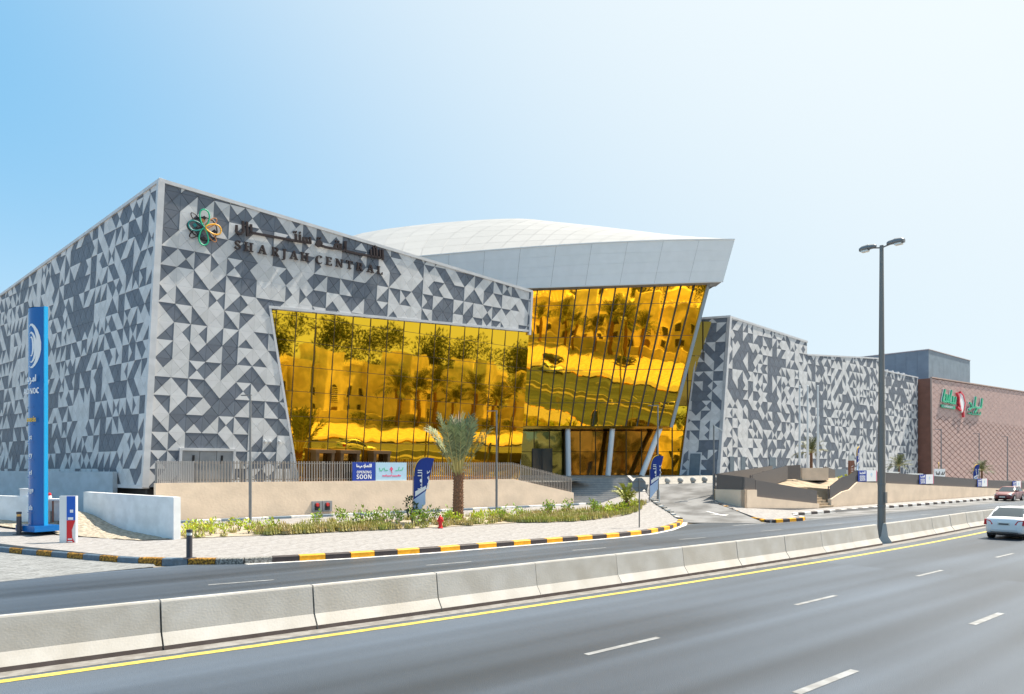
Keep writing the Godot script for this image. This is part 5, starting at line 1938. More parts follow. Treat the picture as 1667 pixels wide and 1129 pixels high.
	t = thing("brown_totem", "narrow dark brown totem sign above the stairs, left of the blue feather flag", "sign", Vector3(32.2, 2.2, -70.0), 0.4)
	mb = MB.new()
	mb.box(Vector3(0, 0.95, 0), Vector3(0.62, 1.9, 0.2))
	var tb := put("board", mb, M.brown_dark, t)
	mb = MB.new()
	mb.box(Vector3(0, 2.15, 0), Vector3(0.6, 0.45, 0.2))
	put("head", mb, M.pale, t)
	put("print", stroke_mesh([[-0.1, 1.3, 0.1, 1.4], [-0.12, 1.1, 0.12, 1.1], [-0.1, 0.9, 0.1, 0.9]], 0.05, 0.01, Transform3D(Basis(), Vector3(0, 0, 0.105))), M.print_white, tb)
	t = thing("blue_hoarding", "low blue hoarding behind the yellow shrub above the stairs", "hoarding", Vector3(31.6, 2.2, -72), 0.3)
	mb = MB.new()
	mb.box(Vector3(0, 0.55, 0), Vector3(2.4, 1.1, 0.1))
	put("panel", mb, M.steel_blue, t)
	for k in 4:
		t = thing("pale_planter", ["pale planter trough by the wing, just right of the tall lamp post", "second pale planter trough to the right of the tall lamp post", "third pale planter trough to the right of the tall lamp post", "last pale planter trough, nearest the brown store"][k], "planter", S(58.0 + 7.2 * k, -23.5, 1.9 - 0.24 * k), TH, "pale planters before the wing")
		mb = MB.new()
		mb.box(Vector3(0, 0.6, 0), Vector3(5.6, 1.2, 0.7))
		mb.box(Vector3(0, 1.24, 0), Vector3(5.8, 0.1, 0.85))
		put("trough", mb, M.pale, t)
	# bollards, hydrant, spheres
	for e in [[-17.1, -12.95, "dark bollard on the kerb left of the planting bed, with a pale cap", 0], [-20.6, -25.0, "dark bollard with a copper band at the left edge, by the totem", 1]]:
		t = thing("bollard", e[2], "bollard", S(e[0], e[1], hp(e[0], e[1])), 0.0, "dark bollards")
		mb = MB.new()
		mb.lathe(Vector3.ZERO, [Vector2(0.24, 0), Vector2(0.24, 0.02), Vector2(0.1, 0.025), Vector2(0.1, 0.80)], 16)
		put("post", mb, M.bollard, t)
		mb = MB.new()
		mb.lathe(Vector3.ZERO, [Vector2(0.09, 0.80), Vector2(0.09, 0.9)], 16)
		put("band", mb, M.copper if e[3] else M.pale, t)
		mb = MB.new()
		mb.lathe(Vector3.ZERO, [Vector2(0.1, 0.9), Vector2(0.105, 1.0), Vector2(0.0, 1.01)], 16)
		put("cap", mb, M.bollard, t)
	t = thing("fire_hydrant", "red fire hydrant at the edge of the planting bed, left of the date palm", "fire hydrant", Vector3(-3.68, 0.26, -37.9))
	mb = MB.new()
	mb.lathe(Vector3.ZERO, [Vector2(0.14, 0), Vector2(0.14, 0.04), Vector2(0.1, 0.06), Vector2(0.1, 0.42), Vector2(0.13, 0.44), Vector2(0.13, 0.48), Vector2(0.09, 0.58), Vector2(0.04, 0.62), Vector2(0.035, 0.68), Vector2(0, 0.69)], 16)
	put("barrel", mb, M.red, t)
	for d in [Vector3.RIGHT, Vector3.LEFT, Vector3.BACK]:
		mb = MB.new()
		mb.tube(Vector3(0, 0.38, 0), Vector3(0, 0.38, 0) + d * 0.16, 0.045, 0.05, 10)
		put("outlet", mb, M.red, t)
	var sph := [[9.95, 1.52, -60.2], [12.0, 2.0, -61.6], [12.95, 2.06, -61.4], [13.95, 2.10, -61.1], [14.95, 2.14, -60.9], [15.85, 2.17, -60.7], [16.7, 2.2, -60.5]]
	for k in sph.size():
		var e: Array = sph[k]
		t = thing("sphere_bollard", "pale stone sphere on the edge of the forecourt, %s from the left" % ORD[k], "bollard", Vector3(e[0], e[1], e[2]), 0.0, "stone spheres along the forecourt")
		mb = MB.new()
		var pr := []
		for q in 13:
			var a := -PI / 2 + PI * q / 12.0
			pr.append(Vector2(0.25 * cos(a), 0.28 + 0.25 * sin(a)))
		mb.lathe(Vector3.ZERO, pr, 20)
		put("ball", mb, M.concrete, t)
		mb = MB.new()
		mb.lathe(Vector3.ZERO, [Vector2(0.2, -0.1), Vector2(0.2, 0.03), Vector2(0.14, 0.06)], 16)
		put("foot", mb, M.concrete, t)

# ------------------------------------------------------------------ plants
func frond_mesh(r: RandomNumberGenerator, L: float, a0: float, bend: float, bare: float, leaf: float, n: int, base: Color, seg := 9, with_rachis := true) -> ArrayMesh:
	# grows from the origin, leaning towards +x
	var pts := []
	var p := Vector3.ZERO
	var tang := []
	var side := r.randf_range(-0.12, 0.12)
	for k in seg + 1:
		var f := k / float(seg)
		var a := a0 + bend * f * f
		var d := Vector3(sin(a), cos(a), side * f).normalized()
		pts.append(p)
		tang.append(d)
		p += d * (L / seg)
	var mb := MB.new()
	for k in seg:
		var f := k / float(seg)
		mb.tube(pts[k], pts[k + 1], lerpf(0.032, 0.005, f), lerpf(0.032, 0.005, f + 1.0 / seg), 5, false)
	var am := ArrayMesh.new()
	mb.mesh(M.rachis, am)
	mb = MB.new()
	for k in n:
		var f := lerpf(bare, 0.995, (k + 0.5) / n)
		var i := mini(int(f * seg), seg - 1)
		var o: Vector3 = pts[i].lerp(pts[i + 1], f * seg - i)
		var t: Vector3 = tang[i].lerp(tang[i + 1], f * seg - i).normalized()
		var sd := t.cross(Vector3(t.y, -t.x, 0)).normalized()
		var nv := sd.cross(t)
		var g := (f - bare) / (1.0 - bare)
		var ll := leaf * (0.45 + 0.75 * sin(PI * clampf(0.12 + g * 0.72, 0, 1))) * r.randf_range(0.8, 1.15)
		for s in [-1.0, 1.0]:
			var dir: Vector3 = (sd * s * r.randf_range(0.5, 0.95) + t * r.randf_range(0.7, 1.1) + nv * r.randf_range(-0.35, 0.45)).normalized()
			var w := dir.cross(nv).normalized() * 0.017 * (ll / leaf + 0.4)
			var q := r.randf_range(0.5, 1.45)
			mb.col = Color(base.r * q, base.g * q, base.b * q)
			var mid := o + dir * ll * 0.55 + Vector3(0, -0.01, 0)
			var tip := o + dir * ll + Vector3(0, -0.10 * ll, 0)
			mb.tri(o - w * 0.5, o + w * 0.5, mid + w)
			mb.tri(o - w * 0.5, mid + w, mid - w)
			mb.tri(mid - w, mid + w, tip)
	mb.mesh(M.frond, am)
	return am

func trunk_mesh(h: float, r0: float, r1: float, r: RandomNumberGenerator, studs := true) -> MB:
	var mb := MB.new()
	var prof := []
	var k := 0.0
	while k < h:
		prof.append(Vector2(lerpf(r0, r1, k / h) * (1.0 + 0.05 * sin(k * 21.0)), k))
		k += 0.12
	prof.append(Vector2(r1 * 1.1, h))
	prof.append(Vector2(0.02, h + 0.1))
	mb.lathe(Vector3.ZERO, prof, 14)
	if studs:
		var j := 0
		k = 0.15
		while k < h:
			var n := 9
			for i in n:
				var a := TAU * (i + 0.5 * (j % 2)) / n + r.randf_range(-0.08, 0.08)
				var d := Vector3(cos(a), 0, sin(a))
				var rr := lerpf(r0, r1, k / h)
				var big := 1.0 + 0.9 * smoothstep(0.75, 1.0, k / h)
				var o := d * rr * 0.96 + Vector3.UP * k
				var tip := d * (rr + 0.055 * big) + Vector3.UP * (k + 0.13 * big)
				var sdv := Vector3(-d.z, 0, d.x) * 0.075
				mb.tri(o - sdv, o + sdv, tip)
				mb.tri(o - sdv, tip, o + Vector3.UP * 0.15)
				mb.tri(o + sdv, o + Vector3.UP * 0.15, tip)
			k += 0.145
			j += 1
	return mb

func make_main_palm() -> void:
	var r := RandomNumberGenerator.new()
	r.seed = 77
	var at := Vector3(-3.05, hp(-0.6, -19.8), -41.6)
	var t := thing("date_palm", "date palm with upright grey green fronds on a short thick trunk, in the bed", "palm tree", at)
	var h := 2.62
	var tm := put("trunk", trunk_mesh(h, 0.30, 0.25, r), M.bark, t)
	tm.rotation.z = -0.012
	var shapes := []
	for k in 9:
		var a := [0.05, 0.12, 0.19, 0.26, 0.33, 0.39, 0.45, 0.50, 0.56][k] as float
		shapes.append(frond_mesh(r, r.randf_range(3.25, 3.75), a, r.randf_range(-0.1, 0.15) + (0.24 if k > 4 else 0.0), 0.38 if k > 3 else 0.30, 0.46, 36, Color(0.20, 0.255, 0.135), 9))
	for k in 32:
		var q: int = [0, 1, 2, 3, 3, 4, 4, 5, 5, 6, 6, 7, 2][k % 13]
		var yaw := k * 2.39996 + r.randf_range(-0.2, 0.2)
		var sc := r.randf_range(0.86, 1.05)
		part("frond", shapes[q], t, Transform3D(Basis(Vector3.UP, yaw) * Basis(Vector3.RIGHT, r.randf_range(-0.05, 0.05)) * Basis().scaled(Vector3.ONE * sc), Vector3(cos(yaw) * 0.09, h - 0.12, -sin(yaw) * 0.09)))
	for k in 3:
		var yaw := [0.5, 2.5, 4.4][k] as float
		part("frond", shapes[8], t, Transform3D(Basis(Vector3.UP, yaw), Vector3(cos(yaw) * 0.1, h - 0.2, -sin(yaw) * 0.1)))
	var dead := MB.new()
	for k in 26:
		var a := r.randf() * TAU
		var o := Vector3(cos(a) * 0.15, h + r.randf_range(2.3, 3.1), sin(a) * 0.15)
		dead.tube(o, o + Vector3(cos(a) * r.randf_range(0.0, 0.35), r.randf_range(0.35, 0.75), sin(a) * 0.3), 0.012, 0.004, 4, false)
	put("dry_tips", dead, M.pale_straw, t)

var palm_proto: Node3D

func make_palm_proto() -> void:
	var r := RandomNumberGenerator.new()
	r.seed = 31
	palm_proto = Node3D.new()
	palm_proto.set_meta("kindname", "palm_tree")
	palm_proto.set_meta("category", "palm tree")
	part("trunk", trunk_mesh(4.2, 0.26, 0.2, r, false).mesh(M.bark), palm_proto)
	var shapes := []
	for k in 5:
		shapes.append(frond_mesh(r, r.randf_range(2.6, 3.2), 0.2 + 0.3 * k, 0.75 + 0.15 * k, 0.16, 0.5, 30, Color(0.11, 0.135, 0.06), 7))
	for k in 34:
		var q := k % 5
		var yaw := k * 2.39996
		part("frond", shapes[q], palm_proto, Transform3D(Basis(Vector3.UP, yaw), Vector3(0, 4.2, 0)))

func palm(label: String, at: Vector3, sc: float, yaw: float, group := "") -> void:
	var c := copy(palm_proto, at, yaw, label, group)
	c.scale = Vector3.ONE * sc

func leaf_blob(mb: MB, c: Vector3, rad: Vector3, n: int, size: float, base: Color, vary: float, r: RandomNumberGenerator) -> void:
	for k in n:
		var d := Vector3(r.randfn(), r.randfn(), r.randfn()).normalized() * pow(r.randf(), 0.4)
		var o := c + d * rad
		var up := (d + Vector3(r.randfn() * 0.5, 0.6 + r.randfn() * 0.4, r.randfn() * 0.5)).normalized()
		var sd := up.cross(Vector3(r.randfn(), r.randfn(), r.randfn())).normalized()
		var s := size * r.randf_range(0.6, 1.25)
		var q := r.randf_range(1.0 - vary, 1.0 + vary)
		var yl := r.randf()
		mb.col = Color(base.r * q * (0.7 + 0.5 * yl), base.g * q, base.b * q)
		var nrm := up.cross(sd)
		mb.tri(o, o + up * s * 0.5 + sd * s * 0.27, o + up * s + nrm * s * 0.12)
		mb.tri(o, o + up * s + nrm * s * 0.12, o + up * s * 0.5 - sd * s * 0.27)

func shrub_mesh(seed_: int, h: float, w: float, leaves: int, base: Color, size: float) -> Array:
	var r := RandomNumberGenerator.new()
	r.seed = seed_
	var lf := MB.new()
	var st := MB.new()
	var stems := 5
	for k in stems:
		var a := TAU * k / stems + r.randf_range(-0.5, 0.5)
		var tip := Vector3(cos(a) * w * r.randf_range(0.2, 0.5), h * r.randf_range(0.65, 1.0), sin(a) * w * r.randf_range(0.2, 0.5))
		st.path([Vector3.ZERO, tip * Vector3(0.35, 0.5, 0.35), tip], 0.018, 0.006, 4)
		for q in 3:
			var o := tip * lerpf(0.5, 1.0, q / 2.0)
			leaf_blob(lf, o, Vector3(w * 0.24, h * 0.16, w * 0.24), leaves / (stems * 3), size, base, 0.35, r)
	return [lf.mesh(M.leaf), st.mesh(M.twig)]

func make_bed() -> void:
	var poly := SV([-15.5, -19.6, -11.4, -18.75, -5.5, -18.0, -1.5, -17.5, 2.3, -17.5, 3.6, -16.6, 5.4, -16.3, 7.4, -16.6, 13.0, -18.1, 16.2, -19.9, 17.2, -21.0, 16.4, -22.0, 12.4, -22.6, 4.6, -22.3, -8.8, -23.9, -13.9, -25.0])
	sheet("planting_bed", poly, hp, 0.7, M.soil, 0.03, 0.1, 0.03)
	var kinds := []
	for k in 4:
		kinds.append(shrub_mesh(100 + k, 0.62, 0.85, 95, Color(0.46, 0.50, 0.045), 0.17))   # low, yellow green
	for k in 4:
		kinds.append(shrub_mesh(200 + k, 1.0, 0.75, 80, Color(0.27, 0.37, 0.05), 0.20))   # taller, fresh green
	kinds.append(shrub_mesh(300, 1.35, 0.8, 130, Color(0.045, 0.075, 0.03), 0.2))   # dark
	var zones := [
		["from the white wall, yellow green, at the left end of the bed", [-14.9, -20.2, -14.0, -20.1, -13.2, -20.6, -12.3, -20.0, -14.4, -21.4, -13.4, -21.9, -12.2, -21.4, -11.3, -20.0], [0, 1, 2, 3]],
		["from the left of the fresh green row before the feather flag", [-8.3, -21.2, -7.3, -20.6, -6.6, -21.5, -5.8, -19.9, -5.0, -20.8, -4.5, -19.5, -3.9, -20.7, -3.0, -19.2, -2.6, -20.5, -2.1, -18.6, -1.9, -19.9, -5.6, -18.9, -4.0, -18.7, -6.9, -19.4], [4, 5, 6, 7]],
		["from the left around the foot of the date palm, yellow green", [-1.2, -19.0, -0.3, -20.6, 0.4, -18.6, 0.9, -19.7, 1.7, -18.5, 2.1, -19.9, 2.9, -18.8, 3.4, -20.6, 4.1, -19.8, 0.0, -21.4], [0, 4, 2, 1]],
		["from the left of the few small green ones right of the palm", [6.2, -19.4, 7.9, -20.9, 8.4, -19.9, 9.6, -18.6, 10.6, -19.6], [5, 7]],
		["from the left of the low yellow ones by the spiky plant", [10.9, -18.4, 11.6, -19.2, 12.5, -18.7, 13.2, -19.6, 14.0, -19.3, 14.8, -20.4, 15.6, -20.4, 12.0, -20.5, 13.6, -20.9], [0, 1, 2, 3]]]
	var protos := {}
	var r := RandomNumberGenerator.new()
	r.seed = 9
	for z in zones:
		var p: Array = z[1]
		var sorted := []
		for i in range(0, p.size(), 2):
			sorted.append(Vector2(p[i], p[i + 1]))
		sorted.sort_custom(func(a, b): return a.x < b.x)
		for i in sorted.size():
			var q: int = z[2][i % z[2].size()]
			var lab: String = "%s shrub %s" % [ORD[i], z[0]]
			var e: Vector2 = sorted[i]
			var at := S(e.x, e.y, hp(e.x, e.y) + 0.02)
			var t: Node3D
			if not protos.has(q):
				t = thing("shrub", lab, "shrub", at, r.randf() * TAU, "shrubs in the planting bed")
				part("foliage", kinds[q][0], t)
				part("stems", kinds[q][1], t)
				t.set_meta("kindname", "shrub")
				protos[q] = t
			else:
				t = copy(protos[q], at, r.randf() * TAU, lab, "shrubs in the planting bed")
			t.scale = Vector3.ONE * r.randf_range(0.72, 1.02)
	var dk := thing("shrub", "dark green shrub left of the feather flag, darkest in the bed", "shrub", S(-3.35, -20.0, hp(-3.3, -20.0)), 0.4, "shrubs in the planting bed")
	part("foliage", kinds[8][0], dk)
	part("stems", kinds[8][1], dk)
	# ground cover
	var tuft := MB.new()
	for k in 9:
		var a := TAU * k / 9.0
		var d := Vector3(cos(a), 0, sin(a))
		var q := r.randf_range(0.7, 1.3)
		tuft.col = Color(1.0 * q, 1.0 * q, 1.0 * q)
		var o := d * 0.05
		var l := r.randf_range(0.10, 0.24)
		var s := Vector3(-d.z, 0, d.x) * 0.035
		tuft.tri(o - s, o + s, o + d * l * 0.8 + Vector3.UP * l)
		tuft.tri(o + d * 0.1 - s, o + d * 0.1 + s + Vector3.UP * 0.05, o + d * l * 0.3 + Vector3.UP * l * 1.1)
	var mm := MultiMesh.new()
	mm.transform_format = MultiMesh.TRANSFORM_3D
	mm.use_colors = true
	mm.mesh = tuft.mesh(M.leaf)
	var spots := []
	var tries := 0
	var nz := FastNoiseLite.new()
	nz.frequency = 0.35
	while spots.size() < 1000 and tries < 60000:
		tries += 1
		var e := Vector2(r.randf_range(-15.5, 17.2), r.randf_range(-25, -16.3))
		if not Geometry2D.is_point_in_polygon(e, poly):
			continue
		var want := 0.05
		if e.x > -12.0 and e.x < -5.5:
			want = 0.75 if e.y > -20.3 else 0.03
		elif e.x > 2.0:
			want = 0.6 if e.y > -19.0 - 0.1 * e.x else 0.12
		elif e.y > -18.6:
			want = 0.10
		if r.randf() < want * (0.75 + 0.6 * nz.get_noise_2d(e.x, e.y)):
			spots.append(e)
	mm.instance_count = spots.size()
	for k in spots.size():
		var e: Vector2 = spots[k]
		mm.set_instance_transform(k, Transform3D(Basis(Vector3.UP, r.randf() * TAU).scaled(Vector3.ONE * r.randf_range(0.9, 1.9)), S(e.x, e.y, hp(e.x, e.y) + 0.02)))
		var dry := clampf(0.5 + nz.get_noise_2d(e.x * 2, e.y * 2) + r.randf_range(-0.3, 0.3), 0, 1)
		var c := Color(0.33, 0.37, 0.08).lerp(Color(0.46, 0.36, 0.18), dry)
		mm.set_instance_color(k, c)
	var mi := MultiMeshInstance3D.new()
	mi.name = "ground_cover"
	mi.multimesh = mm
	add_child(mi)
	tag(mi, "low dry green and brown ground cover filling the planting bed", "ground cover", "", "stuff")
	# spiky plant near the sign
	var sp := thing("spiky_plant", "spiky yellow green cycad with arching leaves at the right tip of the planting bed", "plant", S(13.9, -19.6, hp(13.9, -19.6)))
	var tr := MB.new()
	tr.lathe(Vector3.ZERO, [Vector2(0.24, 0), Vector2(0.26, 0.3), Vector2(0.2, 0.62), Vector2(0, 0.7)], 12)
	put("trunk", tr, M.bark, sp)
	var shapes := []
	for k in 4:
		shapes.append(frond_mesh(r, 1.35, 0.25 + 0.3 * k, 0.5, 0.15, 0.24, 26, Color(0.30, 0.33, 0.05), 6))
	for k in 26:
		var yaw := k * 2.39996
		part("leaf", shapes[k % 4], sp, Transform3D(Basis(Vector3.UP, yaw), Vector3(0, 0.6, 0)))
	var ys := thing("shrub", "bright yellow shrub above the stairs, left of the brown totem", "shrub", Vector3(30.4, 1.95, -67.0))
	part("foliage", kinds[0][0], ys, Transform3D(Basis().scaled(Vector3(1.9, 1.3, 1.6))))
	part("stems", kinds[0][1], ys, Transform3D(Basis().scaled(Vector3(1.9, 1.3, 1.6))))

# ------------------------------------------------------------------ cars
func outline(x0: float, x1: float, w: float, rad: float, y: float) -> Array:
	var o := []
	for c in [[x1 - rad, w - rad, PI / 2], [x1 - rad, -w + rad, 0.0], [x0 + rad, -w + rad, -PI / 2], [x0 + rad, w - rad, -PI]]:
		for k in 4:
			var a: float = c[2] - (PI / 2) * k / 3.0
			o.append(Vector3(c[0] + rad * cos(a), y, c[1] + rad * sin(a)))
	return o

func make_car(label: String, at: Vector3, yaw: float, paint: Material, group := "") -> Node3D:
	var t := thing("car", label, "car", at, yaw, group)
	var st := [[-2.28, 0.50, 0.46, 0.74], [-2.26, 0.64, 0.37, 0.90], [-2.18, 0.76, 0.31, 0.99], [-2.02, 0.825, 0.26, 1.035], [-1.6, 0.85, 0.22, 1.04], [-0.8, 0.855, 0.2, 1.0], [0.2, 0.855, 0.2, 0.97], [0.9, 0.85, 0.2, 0.96], [1.5, 0.84, 0.22, 0.90], [1.95, 0.79, 0.25, 0.80], [2.16, 0.68, 0.28, 0.70], [2.24, 0.55, 0.36, 0.60]]
	var rows := []
	for e in st:
		var x: float = e[0]
		var w: float = e[1]
		var b: float = e[2]
		var h: float = e[3]
		var half := [Vector2(0, h + 0.015), Vector2(w * 0.55, h + 0.01), Vector2(w * 0.86, h - 0.02), Vector2(w * 0.96, h - 0.10), Vector2(w, lerpf(b, h, 0.55)), Vector2(w * 0.985, lerpf(b, h, 0.28)), Vector2(w * 0.94, b + 0.03), Vector2(w * 0.8, b), Vector2(0, b)]
		var row := []
		for p in half:
			row.append(Vector3(x, p.y, p.x))
		for k in range(half.size() - 2, 0, -1):
			row.append(Vector3(x, half[k].y, -half[k].x))
		rows.append(row)
	var mb := MB.new()
	mb.grid(rows, true)
	for e in [[0, true], [rows.size() - 1, false]]:
		var row: Array = rows[e[0]]
		var c := Vector3.ZERO
		for p in row:
			c += p / row.size()
		for k in row.size():
			var a: Vector3 = row[k]
			var b: Vector3 = row[(k + 1) % row.size()]
			if e[1]:
				mb.tri(c, b, a)
			else:
				mb.tri(c, a, b)
	var body := put("body", mb, paint, t)
	# greenhouse
	mb = MB.new()
	mb.grid([outline(-1.95, 1.06, 0.77, 0.26, 0.97), outline(-1.5, 0.62, 0.71, 0.22, 1.24), outline(-1.06, 0.26, 0.61, 0.22, 1.44)], true)
	put("windows", mb, M.glass, t)
	mb = MB.new()
	var r0 := outline(-1.06, 0.30, 0.615, 0.2, 1.425)
	var r1 := outline(-1.02, 0.26, 0.59, 0.2, 1.462)
	var r2 := outline(-0.75, 0.0, 0.36, 0.2, 1.492)
	var r3 := []
	for p in r2:
		r3.append(Vector3(-0.38, 1.496, 0))
	mb.grid([r0, r1, r2, r3], true)
	put("roof", mb, paint, t)
	for s in [-1.0, 1.0]:
		mb = MB.new()
		mb.bar(Vector3(0.88, 0.98, 0.735 * s), Vector3(0.20, 1.44, 0.585 * s), 0.07, 0.06)
		mb.bar(Vector3(-0.38, 0.98, 0.76 * s), Vector3(-0.42, 1.44, 0.605 * s), 0.09, 0.04, Vector3.RIGHT)
		mb.bar(Vector3(-1.75, 1.0, 0.70 * s), Vector3(-1.0, 1.44, 0.57 * s), 0.12, 0.08)
		put("pillars", mb, paint, t)
		mb = MB.new()
		mb.box(Vector3(0.72, 1.03, 0.88 * s), Vector3(0.12, 0.13, 0.2))
		put("mirror", mb, paint, t)
		# lamps
		mb = MB.new()
		mb.prism(SV([-2.08, 0.71, -1.94, 0.69, -1.88, 0.87, -2.0, 0.92, -2.07, 0.88]), Vector3(0, 0, 0.835 * s + 0.01), Vector3.RIGHT, Vector3.UP, Vector3.BACK, 0.02)
		mb.hexa([Vector3(-2.30, 0.70, 0.44 * s), Vector3(-2.20, 0.70, 0.44 * s), Vector3(-2.285, 0.88, 0.56 * s), Vector3(-2.18, 0.88, 0.56 * s), Vector3(-2.17, 0.66, 0.85 * s), Vector3(-2.0, 0.66, 0.85 * s), Vector3(-2.14, 0.92, 0.83 * s), Vector3(-1.98, 0.92, 0.83 * s)])
		put("tail_light", mb, M.tail, t)
		mb = MB.new()
		mb.hexa([Vector3(2.14, 0.58, 0.45 * s), Vector3(2.24, 0.58, 0.45 * s), Vector3(2.10, 0.70, 0.42 * s), Vector3(2.18, 0.70, 0.42 * s), Vector3(1.95, 0.60, 0.80 * s), Vector3(2.10, 0.60, 0.72 * s), Vector3(1.92, 0.76, 0.78 * s), Vector3(2.04, 0.74, 0.72 * s)])
		put("headlight", mb, M.lamp_glass, t)
		# doors: seams and handles
		mb = MB.new()
		for x in [0.78, -0.38, -1.3]:
			mb.box(Vector3(x, 0.62, 0.853 * s), Vector3(0.012, 0.6, 0.012))
		put("door_seam", mb, M.dark, body)
		for x in [-0.22, -1.15]:
			mb = MB.new()
			mb.box(Vector3(x, 0.83, 0.857 * s), Vector3(0.16, 0.03, 0.03))
			put("door_handle", mb, paint, body)
	mb = MB.new()
	mb.box(Vector3(-2.278, 0.72, 0), Vector3(0.02, 0.13, 0.5))
	put("number_plate", mb, M.plate, t)
	mb = MB.new()
	mb.box(Vector3(-2.29, 0.72, 0), Vector3(0.006, 0.06, 0.4))
	put("plate_digits", mb, M.bollard, t)
	mb = MB.new()
	mb.box(Vector3(-2.2, 0.34, 0), Vector3(0.05, 0.05, 1.1))
	mb.box(Vector3(2.215, 0.42, 0), Vector3(0.06, 0.16, 0.8))
	mb.box(Vector3(2.225, 0.58, 0), Vector3(0.04, 0.07, 0.7))
	mb.box(Vector3(0, 0.25, 0), Vector3(3.9, 0.16, 1.45))
	put("lower_trim", mb, M.dark, t)
	mb = MB.new()
	mb.box(Vector3(2.25, 0.44, 0), Vector3(0.02, 0.11, 0.5))
	put("number_plate", mb, M.plate, t)
	for x in [-1.36, 1.36]:
		for s in [-1.0, 1.0]:
			mb = MB.new()
			mb.tube(Vector3(x, 0.34, 0.70 * s), Vector3(x, 0.34, 0.861 * s), 0.37, 0.37, 22)
			put("wheel_arch", mb, M.dark, t)
			mb = MB.new()
			mb.tube(Vector3(x, 0.315, 0.64 * s), Vector3(x, 0.315, 0.868 * s), 0.315, 0.315, 24)
			var w := put("wheel", mb, M.tyre, t)
			mb = MB.new()
			mb.tube(Vector3(x, 0.315, 0.862 * s), Vector3(x, 0.315, 0.874 * s), 0.2, 0.19, 18)
			put("rim", mb, M.rim, w)
	return t

func make_cars() -> void:
	make_car("white saloon car driving away on the main road at the right edge", S(16.8, 2.72, 0.008), TH, M.car_white)
	make_car("dark red car coming along the far lane before the beige wall", S(64.0, -10.6, 0.008), TH + PI, M.car_red)

# ------------------------------------------------------------------ across the road, seen in the gold glass
func villa(label: String, s: float, n: float, w: float, d: float, h: float, seed_: int) -> void:
	var r := RandomNumberGenerator.new()
	r.seed = seed_
	var t := thing("villa", label, "house", S(s, n, 0.0), TH + PI - 0.45, "sand coloured villas across the road")
	var m: Material = M.villa if seed_ % 2 else M.villa_pale
	var mb := MB.new()
	mb.box(Vector3(0, h / 2, -d / 2), Vector3(w, h, d))
	mb.box(Vector3(w * 0.22, h * 0.62, 0.6), Vector3(w * 0.34, h * 1.24, 2.4))
	mb.box(Vector3(-w * 0.2, h + 1.3, -d * 0.6), Vector3(w * 0.4, 2.6, d * 0.5))
	var wall := put("wall", mb, m, t)
	mb = MB.new()
	var k := -w / 2 + 0.4
	while k < w / 2:
		mb.prism(SV([k - 0.34, h, k + 0.34, h, k + 0.26, h + 0.45, k + 0.1, h + 0.6, k, h + 0.95, k - 0.1, h + 0.6, k - 0.26, h + 0.45]), Vector3(0, 0, 0.05), Vector3.RIGHT, Vector3.UP, Vector3.BACK, 0.25)
		k += 0.85
	mb.box(Vector3(0, h - 0.35, 0.1), Vector3(w + 0.3, 0.25, 0.3))
	put("parapet", mb, M.villa_trim, t)
	for fl in 2:
		for c in 4:
			var x := -w * 0.42 + c * w * 0.2
			if c == 3:
				x = w * 0.45
			var z := 0.03
			if absf(x - w * 0.22) < w * 0.17:
				continue
			mb = MB.new()
			mb.box(Vector3(x, 1.9 + 3.2 * fl, z), Vector3(1.5, 1.9, 0.18))
			var f := put("window", mb, M.villa_trim, t)
			mb = MB.new()
			mb.box(Vector3(x, 1.9 + 3.2 * fl, z + 0.08), Vector3(1.15, 1.55, 0.06))
			put("pane", mb, M.villa_glass, f)
	mb = MB.new()
	var ar := SV([w * 0.22 - 0.9, 3.2, w * 0.22 + 0.9, 3.2, w * 0.22 + 0.9, 5.6])
	for q in 9:
		var a := PI * q / 8.0
		ar.append(Vector2(w * 0.22 + 0.9 * cos(a), 5.6 + 1.1 * sin(a)))
	mb.prism(ar, Vector3(0, 0, 1.86), Vector3.RIGHT, Vector3.UP, Vector3.BACK, 0.05)
	var la := put("arched_window", mb, M.villa_glass, t)
	mb = MB.new()
	for q in 8:
		mb.box(Vector3(w * 0.22, 3.4 + 0.38 * q, 1.9), Vector3(1.7, 0.12, 0.06))
	put("lattice", mb, M.villa_trim, la)
	mb = MB.new()
	mb.box(Vector3(w * 0.22, 1.2, 1.85), Vector3(1.5, 2.4, 0.08))
	put("door", mb, M.portal, t)

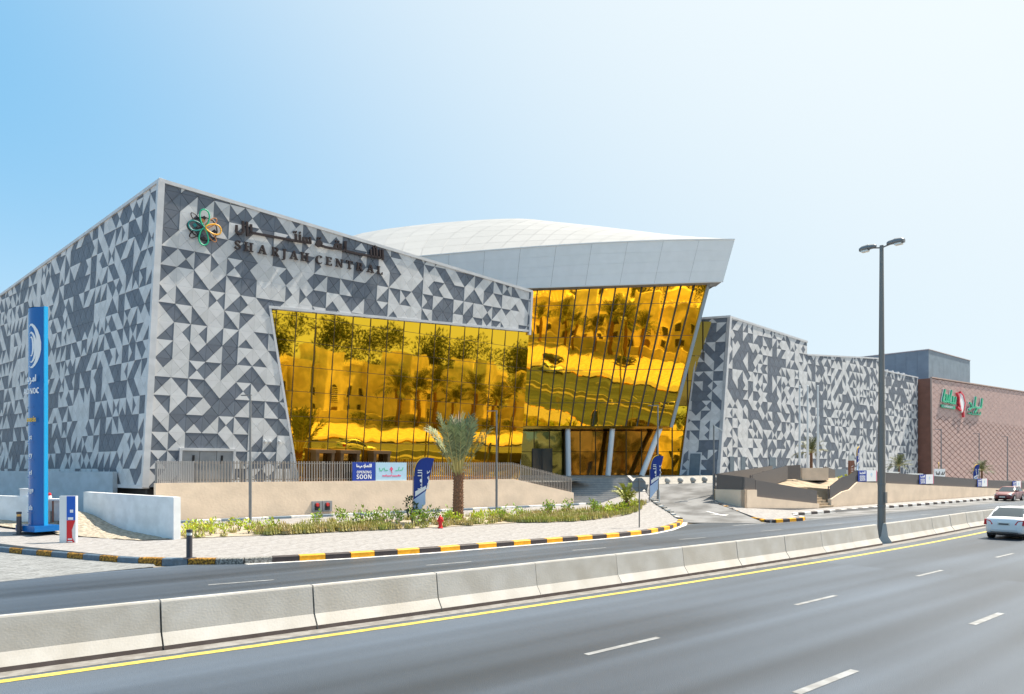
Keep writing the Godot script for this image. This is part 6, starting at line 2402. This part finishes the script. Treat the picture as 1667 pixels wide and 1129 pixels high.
func make_far_side() -> void:
	kerb_run(SV([-60, 15.0, 110, 15.0]), func(_a, _b): return 0.0, func(_p, k): return M.kerb_black if k % 2 else M.kerb_yellow, 3.0)
	sheet("verge", rect(-90, 15.05, 160, 18.5), func(_a, _b): return 0.15, 20.0, M.paving)
	sheet("sand_lot", rect(-90, 18.5, 160, 75.0), func(_a, _b): return 0.05, 6.0, M.sand_bright, 0.0, 0.0, 0.15)
	var labs := ["first", "second", "third", "fourth", "fifth", "sixth", "seventh", "eighth", "ninth"]
	for k in 9:
		var s := -46.0 + 17.0 * k
		villa("%s sand coloured villa along the row across the road, mirrored in the gold glass" % labs[k], s, 48.0 + (k * 7 % 4), 15.5, 11.0, 9.6 + 0.5 * (k * 5 % 4), k + 3)
		var mb := MB.new()
		var p := Transform3D(Basis(Vector3.UP, TH), S(s, 41.0, 0))
		mb.t = p
		mb.box(Vector3(0, 1.05, 0), Vector3(16.7, 2.1, 0.25))
		mb.box(Vector3(0, 2.15, 0), Vector3(16.8, 0.14, 0.36))
		mb.box(Vector3(-8.3, 1.25, 0), Vector3(0.45, 2.5, 0.45))
		tag(put("garden_wall", mb, M.villa), "sand coloured garden wall before the %s villa across the road" % labs[k], "wall", "garden walls across the road")
	var r := RandomNumberGenerator.new()
	r.seed = 41
	var spots := [-38.0, -27.0, -22.0, -14.0, -30.0, -18.0, -10.0, 44.0, 48.0, 52.0, 57.0, 61.0, 66.0, 71.0, 78.0, 90.0]
	for k in spots.size():
		palm("palm tree before the villas across the road, %s along the row" % ORD[k], S(spots[k], 38.6 + r.randf_range(-0.9, 0.9), 0), r.randf_range(1.1, 1.8), r.randf() * TAU, "palms across the road")
	# leafy trees behind the villas
	for k in 13:
		var t := thing("leafy_tree", "dark leafy tree rising behind the villas across the road, %s along the row" % ORD[k], "tree", S(-50.0 + 12.0 * k, 66.0 + 3.0 * (k % 2), 0), 0.0, "trees behind the villas")
		var mb := MB.new()
		mb.path([Vector3.ZERO, Vector3(0.2, 3, 0.1), Vector3(0, 6, 0)], 0.35, 0.15, 8)
		put("trunk", mb, M.bark, t)
		mb = MB.new()
		for q in 22:
			leaf_blob(mb, Vector3(r.randf_range(-6, 6), r.randf_range(6, 18), r.randf_range(-4, 4)), Vector3(3.0, 2.4, 2.8), 260, 0.55, Color(0.05, 0.075, 0.025), 0.4, r)
		put("crown", mb, M.leaf, t)
	for k in 7:
		var t := thing("hedge_bush", "green bush against the garden walls across the road, %s along the row" % ORD[k], "bush", S(38.0 + 5.6 * k, 39.9, 0.1), r.randf(), "bushes across the road")
		var mb := MB.new()
		leaf_blob(mb, Vector3(0, 0.9, 0), Vector3(2.2, 0.9, 0.9), 260, 0.3, Color(0.07, 0.11, 0.03), 0.4, r)
		put("foliage", mb, M.leaf, t)
	make_car("dark car parked across the road, reflected in the gold glass", S(-20.0, 21.0, 0.06), TH, M.car_dark)
	make_car("second dark car parked across the road, reflected in the gold glass", S(-9.0, 30.3, 0.3), TH + 0.1, M.car_dark)
	make_car("white car on the near lane beside the viewer, reflected in the gold glass", S(-14.5, 12.9, 0.01), TH, M.car_white)

# ------------------------------------------------------------------ everything
func _ready() -> void:
	make_camera_and_sun()
	pane_noise.seed = 8
	pane_noise.frequency = 0.55
	pane_noise.fractal_octaves = 2
	make_materials()
	make_ground()
	make_left_hall()
	make_entrance()
	make_right_wing()
	make_brown_store()
	make_plant_room()
	make_walls()
	make_barriers()
	make_tall_lamp()
	make_small_lamps()
	make_banners()
	make_flags()
	make_signs()
	make_cars()
	make_palm_proto()
	make_main_palm()
	palm("young palm behind the planter and flagpoles, before the patterned wing", Vector3(28.6, 2.2, -70.5), 0.62, 0.4)
	palm("palm tree left of the white sign board, before the brown store", S(71.5, -24.5, 1.0), 0.62, 1.4)
	palm("palm tree at the far right before the brown store", S(88.5, -20.5, 0.6), 0.58, 2.3)
	make_bed()
	make_far_side()
	palm_proto.free()
